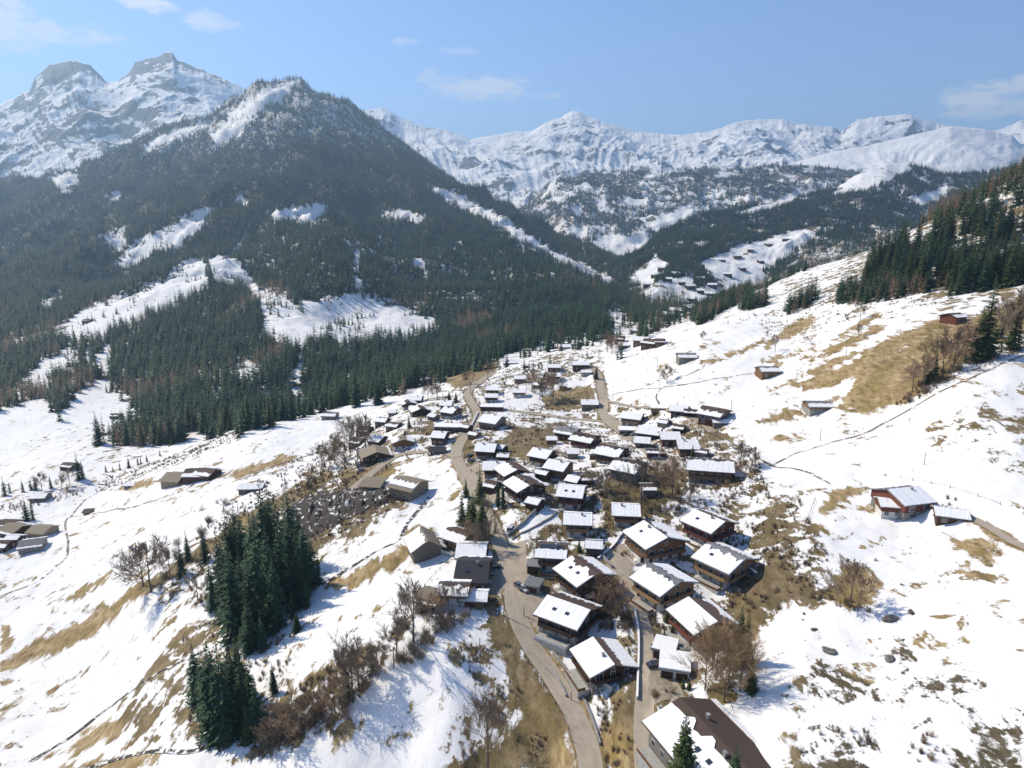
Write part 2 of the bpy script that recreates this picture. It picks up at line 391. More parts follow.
def mountain_mat(name, snow_bias, scale, tint=(.105,.105,.115), high=None):
    m, nt, b = newmat(name); ge = nd(nt, 'ShaderNodeNewGeometry'); P = ge.outputs['Position']
    sx = nd(nt, 'ShaderNodeSeparateXYZ'); nt.links.new(ge.outputs['Normal'], sx.inputs[0])
    n1 = tnoise(nt, P, scale, 8, .68, .4); n2 = tnoise(nt, P, scale*6, 6, .7)
    mp = nd(nt, 'ShaderNodeMapping'); mp.inputs['Scale'].default_value = (1, 1, 2.2); nt.links.new(P, mp.inputs['Vector'])
    n3 = tnoise(nt, mp.outputs[0], scale*1.5, 6, .7, .3)
    a = mth(nt, 'MULTIPLY_ADD', sx.outputs['Z'], -1.55, snow_bias)
    a = mth(nt, 'MULTIPLY_ADD', mth(nt, 'SUBTRACT', n1, .5), 2.6, a)
    a = mth(nt, 'MULTIPLY_ADD', mth(nt, 'SUBTRACT', n3, .5), 1.5, a)
    a = mth(nt, 'MULTIPLY_ADD', mth(nt, 'SUBTRACT', n2, .5), .8, a)
    if high:
        pz = nd(nt, 'ShaderNodeSeparateXYZ'); nt.links.new(P, pz.inputs[0])
        a = mth(nt, 'ADD', a, mth(nt, 'MULTIPLY', mth(nt, 'MULTIPLY', mth(nt, 'SUBTRACT', pz.outputs['Z'], high), .006, clamp=True), .55))
    rock = mth(nt, 'MULTIPLY_ADD', a, 9.0, .5, clamp=True)
    rc = ramp(nt, n2, [(.3, tuple(q*.6 for q in tint)), (.7, tuple(q*1.6 for q in tint))])
    nt.links.new(mixc(nt, rock, SNOW, rc), b.inputs['Base Color'])
    bump(nt, b, mth(nt, 'MULTIPLY_ADD', n1, .6, mth(nt, 'MULTIPLY', n2, .15)), 2.0/scale*.08)
    b.inputs['Roughness'].default_value = .8
    return m
M['far_rock'] = mountain_mat('far_mountain_rock_and_snow', 1.02, .0028)
M['massif'] = mountain_mat('massif_rock_and_snow', 1.0, .0026, high=1180)
M['dome'] = mountain_mat('snow_dome', .62, .003)
M['bank'] = mountain_mat('rocky_bank', 1.75, .25, (.042,.034,.028))
# ------------------------------------------------------------------ where the snow has gone (outlines on the ground)
def poly_sd(U, V, pts):
    """signed distance in pixels to an outline, inside positive"""
    P = np.array(pts, float); x0, y0 = P.min(0)-60; x1, y1 = P.max(0)+60
    out = np.full(U.shape, -60.0)
    m = (U > x0) & (U < x1) & (V > y0) & (V < y1)
    u, v = U[m], V[m]; d = np.full(u.shape, 1e9); ins = np.zeros(u.shape, bool)
    for i in range(len(P)):
        a = P[i]; b = P[(i+1) % len(P)]; e = b-a; L = max(e@e, 1e-9)
        t = np.clip(((u-a[0])*e[0]+(v-a[1])*e[1])/L, 0, 1)
        d = np.minimum(d, np.hypot(u-a[0]-t*e[0], v-a[1]-t*e[1]))
        c = (a[1] > v) != (b[1] > v)
        with np.errstate(divide='ignore', invalid='ignore'):
            xi = (b[0]-a[0])*(v-a[1])/(b[1]-a[1])+a[0]
        ins ^= c & (u < xi)
    out[m] = np.where(ins, d, -d); return out
GRASS = [
 [(0,660),(33,642),(80,621),(115,598),(140,583),(165,572),(200,545),(240,515),(290,488),(330,470),(340,478),(300,502),(250,532),(200,562),(160,587),(130,602),(95,635),(60,652),(30,663),(0,674)],
 [(0,620),(10,628),(18,648),(0,655)],
 [(45,757),(100,722),(150,704),(182,686),(160,706),(112,735),(80,750),(60,758)],
 [(55,772),(90,759),(130,756),(160,752),(130,772)],
 [(46,692),(66,680),(90,669),(70,683),(50,694)], [(0,705),(14,702),(28,698),(10,712),(0,716)],
 [(60,600),(90,582),(115,570),(100,585),(70,602)], [(75,625),(100,605),(112,602),(90,622)],
 [(835,409),(850,385),(866,366),(905,345),(940,326),(960,321),(1000,305),(1024,300),(1030,330),(985,345),(960,368),(925,392),(905,404),(870,413)],
 [(800,388),(820,376),(850,362),(885,338),(920,325),(948,315),(948,327),(905,350),(870,368),(835,386),(810,392)],
 [(760,422),(785,409),(805,405),(806,414),(780,423)], [(765,343),(788,325),(812,315),(818,320),(795,338)],
 [(828,350),(850,338),(880,322),(884,330),(850,348)], [(800,360),(840,345),(870,335),(830,356)], [(812,365),(850,352),(860,356),(822,372)],
 [(840,335),(860,320),(880,312),(882,318),(860,330)],
 [(700,345),(730,340),(700,349)], [(770,438),(800,436),(804,440),(770,442)],
 [(440,775),(470,755),(500,735),(518,715),(512,690),(500,668),(488,640),(490,612),(506,610),(520,640),(540,672),(560,702),(574,740),(582,775)],
 [(600,775),(598,740),(604,700),(612,688),(630,696),(636,720),(640,775)],
 [(325,586),(370,563),(410,545),(424,550),(400,563),(350,588)],
 [(328,732),(350,715),(360,725),(335,747)],
 [(785,775),(820,757),(860,758),(880,775)], [(965,745),(1000,740),(1024,755),(1024,775),(985,775)],
 [(495,440),(520,428),(555,424),(560,440),(535,462),(505,458)],
 [(600,505),(605,480),(650,462),(690,470),(680,500),(650,515),(620,530),(605,540)],
 [(560,500),(590,515),(585,540),(560,530)],
 [(725,600),(745,575),(775,560),(815,575),(815,600),(770,612),(755,640),(740,640),(728,625)],
 [(820,602),(850,560),(872,570),(878,598),(850,612)],
 [(815,512),(830,490),(860,484),(872,488),(845,500),(826,516)],
 [(862,508),(880,500),(905,515),(890,520)],
 [(932,533),(970,538),(1003,555),(990,566),(960,552)],
 [(340,470),(380,460),(400,470),(370,490),(340,500)],
 [(405,530),(425,525),(440,540),(420,552)],
 [(500,640),(540,600),(560,590),(560,600),(520,650)],
 [(660,700),(690,690),(700,710),(680,720)],
 [(455,440),(470,430),(480,452),(475,470),(462,460)], [(540,398),(560,388),(590,385),(598,402),(570,410),(545,412)],
 [(460,590),(500,580),(505,600),(470,615)], [(440,380),(470,368),(500,360),(495,372),(460,390)],
 [(690,425),(720,430),(745,440),(720,442)],
 [(764,345),(780,333),(797,322),(800,325),(783,337),(768,348)], [(808,358),(828,348),(850,339),(852,343),(830,353),(812,361)], [(798,374),(825,364),(852,354),(854,358),(828,369),(802,378)],
 [(786,386),(812,377),(838,367),(840,371),(814,382),(790,390)], [(760,361),(790,354),(815,347),(815,350),(790,358),(762,364)], [(735,352),(765,338),(768,341),(740,355)], [(820,402),(850,392),(835,404)], [(700,362),(740,350),(742,353),(704,365)],
 [(110,490),(150,478),(165,480),(130,492)], [(210,478),(260,462),(300,455),(290,462),(240,478)],
 [(630,560),(660,600),(655,700),(640,720),(640,600)],
]
MESS = [  # outlines with the share of ground showing through broken snow
 ([(360,430),(470,385),(560,350),(610,350),(600,400),(700,420),(760,460),(780,500),(770,560),(790,620),(760,660),(700,720),(600,720),(560,640),(500,560),(470,520),(380,480)], .46),
 ([(520,470),(620,470),(740,500),(740,640),(640,720),(560,640),(510,560)], .60),
 ([(750,510),(790,500),(830,560),(830,610),(770,660),(740,600)], .62),
 ([(790,620),(900,640),(1024,700),(1060,790),(780,790),(800,740)], .34),
 ([(790,735),(900,745),(1024,720),(1060,790),(780,790)], .35),
 ([(920,430),(1000,395),(1060,380),(1060,470),(1000,470),(930,450)], .38),
 ([(455,640),(500,600),(520,640),(560,720),(540,775),(440,775),(480,700)], .5),
 ([(180,640),(230,600),(240,730),(200,745),(130,740),(120,700)], .5),
 ([(270,500),(350,480),(400,500),(360,530),(320,560),(280,580),(240,620),(200,600)], .62),
 ([(240,700),(300,660),(400,610),(480,590),(500,600),(400,680),(330,730),(260,760)], .62),
 ([(140,560),(240,530),(230,600),(160,610)], .4),
 ([(600,330),(700,300),(760,275),(900,235),(1024,170),(1100,150),(1100,300),(960,310),(900,300),(820,310),(760,290),(700,320),(640,345)], .40),
 ([(840,240),(960,190),(1100,140),(1100,290),(940,300),(850,290)], .55),
 ([(700,410),(780,300),(940,300),(1024,330),(900,420),(780,440)], .12),
 ([(0,440),(180,430),(260,430),(180,470),(0,520)], .08),
 ([(0,560),(200,480),(330,440),(420,430),(300,520),(0,700)], .10),
]
# open snowfields on the wooded mountain
OPEN = [
 [(112,264),(128,248),(150,235),(190,215),(217,205),(205,222),(180,243),(150,255),(128,270)],
 [(103,236),(125,228),(128,244),(116,256)],
 [(268,212),(285,208),(325,205),(322,222),(308,228),(296,222),(276,220)],
 [(228,203),(248,198),(244,206)],
 [(205,262),(225,255),(248,272),(262,290),(300,302),(345,295),(372,298),(400,306),(440,322),(440,332),(395,340),(350,346),(318,340),(300,348),(262,338),(258,305),(240,285),(213,285)],
 [(45,338),(80,310),(108,300),(160,282),(190,258),(208,262),(212,280),(185,300),(150,315),(118,330),(100,345),(60,340)],
 [(38,302),(62,290),(63,298),(48,310)],
 [(-60,425),(0,408),(20,398),(45,404),(55,412),(70,395),(100,375),(112,378),(112,392),(128,400),(140,412),(136,425),(112,435),(100,446),(120,452),(180,440),(190,436),(230,428),(250,435),(150,475),(-60,520)],
 [(-60,490),(60,470),(180,445),(260,430),(330,405),(420,385),(460,372),(490,360),(520,350),(600,335),(700,300),(1100,300),(1100,800),(-60,800)],
 [(210,135),(235,108),(268,88),(300,78),(285,95),(262,108),(240,135),(215,146)],
 [(150,140),(178,128),(215,120),(210,128),(180,138),(150,152),(140,160)],
 [(428,186),(455,193),(478,204),(502,216),(528,234),(552,250),(580,262),(618,280),(612,284),(575,270),(545,256),(520,245),(500,230),(474,214),(450,204)],
 [(383,212),(400,208),(424,216),(420,224),(400,220)], [(603,312),(618,308),(634,318),(630,328),(612,326),(602,320)],
 [(350,300),(355,285),(352,250),(362,250),(360,290),(372,305)],
 [(48,178),(60,172),(78,172),(80,184),(62,194)], [(108,196),(120,190),(124,198),(112,204)],
 [(15,390),(30,372),(60,352),(82,345),(75,365),(45,388)], [(90,370),(105,340),(112,345),(108,372)],
 [(640,330),(600,342),(560,350),(540,352),(560,346),(600,333),(625,322)],
 [(235,372),(250,362),(262,366),(255,385),(240,390)], [(285,395),(292,375),(300,360),(306,372),(300,400)],
]
OPENX = [(U_, V_) for U_, V_ in []]
def masks(X, Y, Z, extra_bare=()):
    U, V, D = proj(X, Y, Z); D = np.maximum(D, 5)
    sd = np.full(U.shape, -60.0)
    for p in GRASS: sd = np.maximum(sd, poly_sd(U, V, p))
    bare = np.clip(sd*D/F/3.4, -2.0, 1.0)*.85
    mess = np.zeros(U.shape)
    for p, a in MESS: mess = np.maximum(mess, a*sstep(-26, 14, poly_sd(U, V, p)))
    return U, V, D, bare, mess
def wood_edge(x, y, D): return (fbm(x/28, y/28, 3, 79)*10 + fbm(x/9, y/9, 2, 80)*4)*np.clip(900/np.maximum(D, 300), .45, 1.3)
CLEAN = [[(366,484),(400,460),(450,457),(466,478),(480,500),(445,500),(400,492)],[(512,540),(520,520),(548,508),(566,508),(560,520),(530,540)],[(500,400),(560,385),(590,375),(598,385),(560,402),(520,408),(490,406)],[(600,345),(700,320),(760,330),(760,420),(700,400),(612,398)],[(430,600),(490,610),(450,660),(350,740),(330,740)],[(300,620),(420,545),(440,560),(380,640),(290,690)],[(790,600),(900,620),(900,700),(820,660),(760,700),(750,640)],[(830,520),(900,520),(1000,570),(1030,700),(900,640),(880,560)]]
def set_attr(me, name, a):
    at = me.attributes.new(name, 'FLOAT', 'POINT'); at.data.foreach_set('value', np.asarray(a, np.float32).ravel())
U, V, D, bare, mess = masks(GX, GY, GZ)
op = np.full(U.shape, -60.0)
for p in OPEN: op = np.maximum(op, poly_sd(U, V, p))
op = op + wood_edge(GX, GY, D)*(np.abs(op) < 40)
wood = ((op < 0) & (V < 470) & (GR > 430)).astype(float)
gully = ((np.abs(noise(np.arctan2(GX, GY)*38, GR/420, 95)) < .05) & (V > 325) & (V < 425)) | ((np.abs(noise(np.arctan2(GX, GY)*30, GR/700, 96)) < .03) & (V > 235) & (V < 300) & (U > 230))
leftwood = wood*(U < 705)*(~gully)
wood2 = ((U > 700) & (GR > 800) & (V < 320) & (GR < 3000)).astype(float)
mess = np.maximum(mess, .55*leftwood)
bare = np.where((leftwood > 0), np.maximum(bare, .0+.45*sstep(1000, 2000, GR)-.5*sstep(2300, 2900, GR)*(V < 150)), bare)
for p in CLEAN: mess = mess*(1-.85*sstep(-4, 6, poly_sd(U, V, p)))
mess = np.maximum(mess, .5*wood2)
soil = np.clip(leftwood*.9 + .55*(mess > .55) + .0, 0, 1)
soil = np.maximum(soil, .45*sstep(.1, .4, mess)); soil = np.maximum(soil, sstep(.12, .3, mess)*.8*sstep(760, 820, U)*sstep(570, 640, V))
def dist_paths(X, Y, keys):
    d = np.full(X.shape, 99.0)
    for k in keys:
        w, p = PATHS[k]
        m = (X > p[:,0].min()-12) & (X < p[:,0].max()+12) & (Y > p[:,1].min()-12) & (Y < p[:,1].max()+12)
        x, y = X[m], Y[m]; q = np.full(x.shape, 99.0)
        for i in range(0, len(p)): q = np.minimum(q, np.hypot(x-p[i,0], y-p[i,1]))
        d[m] = np.minimum(d[m], q-w/2)
    return d
rd = dist_paths(GX, GY, PATHS.keys())
bare = np.maximum(bare, np.clip(.9-rd/1.5, -1, 1)*.7)
idx = np.arange(NA*NR).reshape(NR, NA)
Q = np.stack([idx[:-1,:-1], idx[:-1,1:], idx[1:,1:], idx[1:,:-1]], -1).reshape(-1, 4)
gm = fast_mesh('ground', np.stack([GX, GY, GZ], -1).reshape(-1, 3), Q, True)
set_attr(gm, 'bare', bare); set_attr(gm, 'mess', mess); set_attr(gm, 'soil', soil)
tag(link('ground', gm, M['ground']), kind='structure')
def strip(name, path, w, mat, lift=.05, kind='structure', wob=0):
    p = path; t = np.gradient(p[:,:2], axis=0); t /= np.maximum(np.linalg.norm(t, axis=1, keepdims=True), 1e-6)
    nn = np.stack([-t[:,1], t[:,0]], 1); S = np.linspace(-1, 1, 7); Vv = []; ac = []
    rs = np.random.RandomState(len(p))
    for s in S:
        ww = w/2*(1+wob*np.interp(np.arange(len(p)), np.arange(0, len(p)+8, 4), rs.uniform(-1, 1, len(range(0, len(p)+8, 4)))))
        q = p[:,:2]+nn*(s*ww)[:,None]; z = np.maximum(zat(q[:,0], q[:,1]), p[:,2]-.06)+lift
        Vv.append(np.column_stack([q, z])); ac.append(np.full(len(p), (s+1)/2))
    Vv = np.stack(Vv, 1); nP = len(p); k = len(S); ix = np.arange(nP*k).reshape(nP, k)
    me = fast_mesh(name, Vv.reshape(-1, 3), np.stack([ix[:-1,:-1], ix[:-1,1:], ix[1:,1:], ix[1:,:-1]], -1).reshape(-1, 4), True)
    set_attr(me, 'across', np.stack(ac, 1))
    return tag(link(name, me, mat), kind=kind)
for k in PATHS:
    w, p = PATHS[k]; strip('road' if k in ('main','lower','upper') else 'lane', p, w, M['road'], .06+.012*list(PATHS).index(k))
def apron(name, pts, mat, lift):
    """a paved yard draped over the ground"""
    P = [hit(u, v) for u, v in pts]; xs = [p.x for p in P]; ys = [p.y for p in P]; nx = max(6, int((max(xs)-min(xs))/1.0)); ny = max(6, int((max(ys)-min(ys))/1.0))
    poly = [(p.x, p.y) for p in P]; X = np.linspace(min(xs), max(xs), nx+1); Y = np.linspace(min(ys), max(ys), ny+1); XX, YY = np.meshgrid(X, Y)
    sdv = poly_sd(XX, YY, poly); ZZ = zat(XX, YY)+lift-np.where(sdv < -.2, .35, 0); ix = np.arange(XX.size).reshape(XX.shape)
    q = np.stack([ix[:-1,:-1], ix[:-1,1:], ix[1:,1:], ix[1:,:-1]], -1).reshape(-1, 4); k = (sdv.ravel()[q] > -.9).any(1)
    me = fast_mesh(name, np.stack([XX, YY, ZZ], -1).reshape(-1, 3), q[k], True); set_attr(me, 'across', np.full(XX.size, .3)); tag(link(name, me, mat), kind='structure')
apron('parking_bay', [(507,556),(512,543),(524,541),(528,560),(531,583),(545,601),(558,612),(550,628),(538,632),(524,612)], M['road'], .17)
apron('parking_bay', [(612,567),(606,552),(612,546),(624,543),(634,557),(632,572),(622,578)], M['road'], .17)
apron('yard', [(652,652),(664,668),(678,688),(672,700),(655,706),(648,690)], M['gravel'], .16)
apron('yard', [(640,448),(664,452),(676,466),(668,474),(650,464)], M['road'], .16)
apron('yard', [(466,468),(478,462),(492,478),(503,492),(500,502),(488,506),(478,490)], M['road'], .16)
apron('yard', [(478,562),(494,556),(502,572),(504,592),(490,596),(480,580)], M['gravel'], .16)
apron('yard', [(603,412),(618,418),(640,432),(628,442),(612,428)], M['road'], .16)
TRACKS = [
 (1.2, [(0,596),(40,580),(64,560),(68,545),(68,518),(105,512),(140,505),(180,492),(200,480),(225,472)], 'farm_track', 'track'),
 (1.2, [(70,518),(85,500),(105,487),(112,478),(100,474)], 'farm_track', 'track'),
 (1.1, [(660,406),(656,398),(660,390),(672,382),(690,374),(704,366),(700,360)], 'footpath', 'track'),
 (.9, [(600,393),(640,389),(680,385),(720,378),(760,373)], 'footpath', 'track'),
 (1.0, [(712,432),(735,445),(765,462),(800,470),(830,484)], 'footpath', 'track'),
 (1.2, [(0,502),(40,494),(95,484),(150,472),(185,450),(215,438)], 'stream', 'stream'),
 (1.5, [(430,497),(410,520),(398,540),(375,552),(350,568),(322,585)], 'stream', 'stream'),
 (1.3, [(215,645),(190,658),(160,672),(130,692),(100,715),(70,738),(30,762)], 'stream', 'stream'),
 (1.1, [(260,745),(225,744),(190,752),(150,752),(110,762),(70,770)], 'stream', 'stream'),
 (.9, [(1024,355),(985,372),(940,392),(900,415),(860,435),(800,452),(770,466)], 'stream', 'track'),
 (1.0, [(540,410),(555,398),(575,390),(600,382)], 'footpath', 'track'),
 (1.3, [(240,480),(270,468),(310,455),(350,440),(362,430)], 'farm_track', 'track'),
]
for i, (w, pts, nm, mt) in enumerate(TRACKS): strip(nm, smooth_path(pts, 1.5), w, M[mt], .07+.01*i, wob=.6)
# ------------------------------------------------------------------ far mountains: height fields of their own, each at its own distance
def mountain(name, crest, D0, foot, back, amp, scale, mat, seed, na=420, nr=150, power=1.15, zf=-230, attr=None, Dvar=None, mult=1.0, gul=.28):
    c = np.array(crest, float)
    u = np.linspace(c[0,0], c[-1,0], na)
    v = np.interp(u, c[:,0], c[:,1])
    D0 = D0*1.0
    v = v + (noise(u/9, u*0, seed)*.9+noise(u/3.2, u*0, seed+1)*.5)*mult
    d = np.full(na, float(D0)) if Dvar is None else np.interp(u, [q[0] for q in Dvar], [q[1] for q in Dvar])
    x, y, z = pix(u, v, d); az = np.arctan2(x, y); r = np.hypot(x, y)
    T = np.concatenate([np.linspace(-1, 0, nr), np.linspace(0, 1, nr//3)[1:]])
    t = T[:,None]; rr = np.where(t < 0, r*(1+t*(1-foot)), r*(1+t*(back-1)))
    X = rr*np.sin(az)[None]; Y = rr*np.cos(az)[None]
    h = (1-np.abs(t))**power
    fr_ = ridged(X/scale+.3*noise(X/scale, Y/scale, seed+3), Y/scale, 7, seed+5, .5)-.6
    env = np.sin(np.pi*np.clip(np.abs(t), 0, 1))**.6*(1-.3*np.abs(t)) + 0*X
    kk = max(3, na//14); ker = np.exp(-np.linspace(-2, 2, 2*kk+1)**2); ker /= ker.sum(); zs_ = np.convolve(np.pad(z, kk, 'edge'), ker, 'valid')
    mix_ = np.clip(np.abs(t)*3.5, 0, 1); Zc = z[None]*(1-mix_)+zs_[None]*mix_
    ax_ = az[None]*float(D0)+.25*scale*noise(X/scale, Y/scale, seed+9)
    fr_ = fr_ + gul*(ridged(ax_/(scale*.24), rr/(scale*1.6), 4, seed+11)-.6)
    Z = zf+(Zc-zf)*h + env*amp*fr_
    # never poke above the crest line as designed
    lim = (z/r)[None]*rr - np.abs(t)*20*0
    Z = np.where(t < 0, np.minimum(Z, lim - 2 - np.abs(t)*amp*.15), Z)
    Z = np.where(t == 0, z[None]+0*X, Z)
    nR = len(T); ix = np.arange(nR*na).reshape(nR, na)
    me = fast_mesh(name, np.stack([X, Y, Z], -1).reshape(-1, 3), np.stack([ix[:-1,:-1], ix[:-1,1:], ix[1:,1:], ix[1:,:-1]], -1).reshape(-1, 4), True)
    if attr is not None:
        Um, Vm, Dm = proj(X, Y, Z); b_, m_, s_ = attr(Um, Vm, X, Y, Z)
        set_attr(me, 'bare', b_); set_attr(me, 'mess', m_); set_attr(me, 'soil', s_)
    o = tag(link(name, me, mat), kind='structure')
    return dict(X=X, Y=Y, Z=Z, az=az, r=r, T=T)
FAR = [(300,118),(350,112),(370,110),(382,107),(400,117),(425,127),(450,131),(470,139),(490,136),(512,132),(532,131),(547,122),(562,117),(572,110),(584,114),(602,122),(632,131),(662,134),(682,135),(712,131),(737,122),(752,120),(782,119),(797,124),(832,127),(842,131),(857,120),(882,116),(907,114),(927,120),(942,125),(992,131),(1002,129),(1017,122),(1030,119),(1060,114),(1120,120),(1200,135)]
mountain('mountain', FAR, 8200, .52, 1.35, 330, 1700, M['far_rock'], 50, 900, 300, power=1.0, mult=1.0)
MASS = [(-200,120),(-100,104),(-40,112),(0,104),(15,97),(30,90),(35,77),(50,65),(70,60),(90,65),(107,82),(117,82),(130,72),(135,62),(160,56),(165,52),(172,52),(177,60),(190,65),(215,75),(240,86),(250,92),(280,104),(310,118),(350,140),(400,165)]
mountain('mountain', MASS, 6200, .55, 1.35, 320, 1500, M['massif'], 70, 700, 300, power=1.0, mult=1.2)
DOME = [(700,182),(740,174),(792,163),(832,152),(872,145),(912,135),(952,126),(982,129),(1012,135),(1022,145),(1060,152),(1120,160),(1200,170)]
mountain('mountain', DOME, 6200, .6, 1.3, 110, 900, M['dome'], 90, 320, 110, power=1.1, mult=.5)
FHILL = [(440,262),(470,245),(500,225),(515,214),(532,200),(552,180),(587,174),(617,171),(662,172),(702,167),(737,167),(772,165),(812,165),(852,170),(900,180),(960,190),(1040,190),(1120,190)]
H2SNOW = [[(590,245),(605,235),(640,238),(655,248),(625,256),(600,256)], [(735,213),(760,205),(790,195),(815,190),(800,200),(770,210),(745,215)], [(640,225),(690,205),(700,210),(660,232)], [(560,235),(590,225),(585,240)]]
def a2(Um, Vm, X, Y, Z):
    sd = np.full(Um.shape, -60.0)
    for p in H2SNOW: sd = np.maximum(sd, poly_sd(Um, Vm, p))
    return np.where(sd > 0, -1.0, -.62), np.where(sd > 0, 0.0, .42), np.ones(Um.shape)*.75
hillB = mountain('hill', FHILL, 4300, .62, 1.3, 130, 600, M['hill'], 110, 420, 150, power=1.0, attr=a2, mult=.5, gul=.2)
MHILL = [(560,300),(600,272),(622,257),(642,250),(662,228),(702,215),(740,208),(792,198),(832,190),(862,171),(887,164),(907,164),(925,168),(942,174),(982,172),(1030,165),(1100,160)]
H1SNOW = [[(832,194),(848,180),(862,171),(887,163),(907,163),(912,170),(895,178),(870,188),(850,193)],
 [(700,262),(722,254),(745,245),(775,238),(805,228),(822,226),(812,240),(800,250),(778,262),(758,272),(745,283),(722,287),(708,275)],
 [(628,278),(640,268),(655,256),(668,264),(660,278),(650,284),(672,280),(692,278),(698,300),(650,310),(625,295)],
 [(912,200),(930,192),(948,186),(945,196),(920,208)], [(735,213),(770,203),(800,194),(790,204),(750,214)], [(690,290),(760,270),(780,285),(700,310)]]
def a1(Um, Vm, X, Y, Z):
    sd = np.full(Um.shape, -60.0)
    for p in H1SNOW: sd = np.maximum(sd, poly_sd(Um, Vm, p))
    return np.where(sd > 0, -1.0, -.4), np.where(sd > 0, 0.12, .5), np.ones(Um.shape)*.75
hillA = mountain('hill', MHILL, 2700, .6, 1.3, 60, 420, M['hill'], 130, 380, 150, power=1.05, attr=a1, mult=.5, zf=-170, gul=.08,
    Dvar=[(560,2000),(640,2200),(760,2500),(900,2800),(1100,2800)])
# ------------------------------------------------------------------ sky, sun, air
SUN_EL, SUN_AZ = math.radians(43), math.radians(-60)      # azimuth from +Y, clockwise positive
w = bpy.data.worlds.new('World'); SC.world = w; w.use_nodes = True; nt = w.node_tree
bg = nt.nodes['Background']; sky = nd(nt, 'ShaderNodeTexSky', sky_type='NISHITA')
sky.sun_disc = False; sky.sun_elevation = SUN_EL; sky.sun_rotation = SUN_AZ; sky.altitude = 1400; sky.air_density = 1.15; sky.dust_density = .25; sky.ozone_density = 3.2
tc = nd(nt, 'ShaderNodeTexCoord'); Dv = tc.outputs['Generated']
def cloud(u, v, ru, rv, amount, seed):
    """a soft cloud in one direction of the sky"""
    x, y, z = pix(u, v, 1.0); c = Vector((x, y, z)).normalized()
    right = Vector((c.y, -c.x, 0)).normalized(); up = right.cross(c)
    def dot(a):
        q = nd(nt, 'ShaderNodeVectorMath', operation='DOT_PRODUCT'); nt.links.new(Dv, q.inputs[0]); q.inputs[1].default_value = a; return q.outputs['Value']
    a = mth(nt, 'MULTIPLY', dot(right), F/ru); b = mth(nt, 'MULTIPLY', dot(up), F/rv)
    r = mth(nt, 'ADD', mth(nt, 'MULTIPLY', a, a), mth(nt, 'MULTIPLY', b, b))
    mp = nd(nt, 'ShaderNodeMapping'); mp.inputs['Scale'].default_value = (1, 1, 2.6); mp.inputs['Location'].default_value = (seed, 0, seed*.7); nt.links.new(Dv, mp.inputs['Vector'])
    n_ = tnoise(nt, mp.outputs[0], 30, 7, .62, .3)
    q = mth(nt, 'MULTIPLY_ADD', mth(nt, 'SUBTRACT', n_, .5), 3.4, mth(nt, 'SUBTRACT', .75, r))
    q = mth(nt, 'MULTIPLY', mth(nt, 'MULTIPLY', q, 1.5, clamp=True), min(1.0, amount*1.35), clamp=True)
    fr = mth(nt, 'GREATER_THAN', dot(c), .5)
    return mth(nt, 'MULTIPLY', q, fr)
cl = None
for args in [(55,33,52,12,.55,1),(5,20,24,26,.6,2),(150,4,26,8,.75,3),(215,22,26,12,.5,4),(485,88,60,13,.55,5),(440,78,24,8,.45,6),(985,98,44,14,.7,7),(1010,108,60,10,.5,8),(520,96,40,6,.35,9),(1022,80,14,5,.6,10),(405,42,18,4,.3,11),(460,50,26,5,.25,12)]:
    c_ = cloud(*args); cl = c_ if cl is None else mth(nt, 'MAXIMUM', cl, c_)
skc = mixc(nt, 1.0, sky.outputs[0], (.88, .93, 1.08), 'MULTIPLY')
mx = mixc(nt, mth(nt, 'MULTIPLY', cl, .85), skc, (6.0, 6.1, 6.6))
nt.links.new(mx, bg.inputs['Color']); bg.inputs['Strength'].default_value = .135
sl = bpy.data.lights.new('sun', 'SUN'); sl.energy = 4.9; sl.angle = math.radians(.5); sl.color = (1.0, .90, .73)
so_ = bpy.data.objects.new('sun', sl); COL.objects.link(so_)
sd_ = Vector((math.sin(SUN_AZ)*math.cos(SUN_EL), math.cos(SUN_AZ)*math.cos(SUN_EL), math.sin(SUN_EL)))
so_.rotation_euler = sd_.to_track_quat('Z', 'Y').to_euler(); so_.location = (0, 0, 300)
hz = MB().box(-13000, 13000, -300, 15500, -520, 1650).mesh('haze')
hm = bpy.data.materials.new('haze'); hm.use_nodes = True; hn = hm.node_tree
hn.nodes.remove(hn.nodes['Principled BSDF']); pv = nd(hn, 'ShaderNodeVolumePrincipled')
pv.inputs['Color'].default_value = (.50, .74, 1.0, 1); pv.inputs['Density'].default_value = 9.5e-5; pv.inputs['Anisotropy'].default_value = .3
hn.links.new(pv.outputs[0], hn.nodes['Material Output'].inputs['Volume'])
if HAZE: tag(link('haze', hz, hm), kind='stuff')
SC.view_settings.view_transform = 'Standard'; SC.view_settings.look = 'None'; SC.view_settings.exposure = 0.22; SC.view_settings.gamma = 1
SC.render.engine = 'CYCLES'; cy = SC.cycles
cy.max_bounces = 4; cy.diffuse_bounces = 2; cy.glossy_bounces = 2; cy.transmission_bounces = 2; cy.volume_bounces = 0; cy.transparent_max_bounces = 4
cy.use_denoising = True
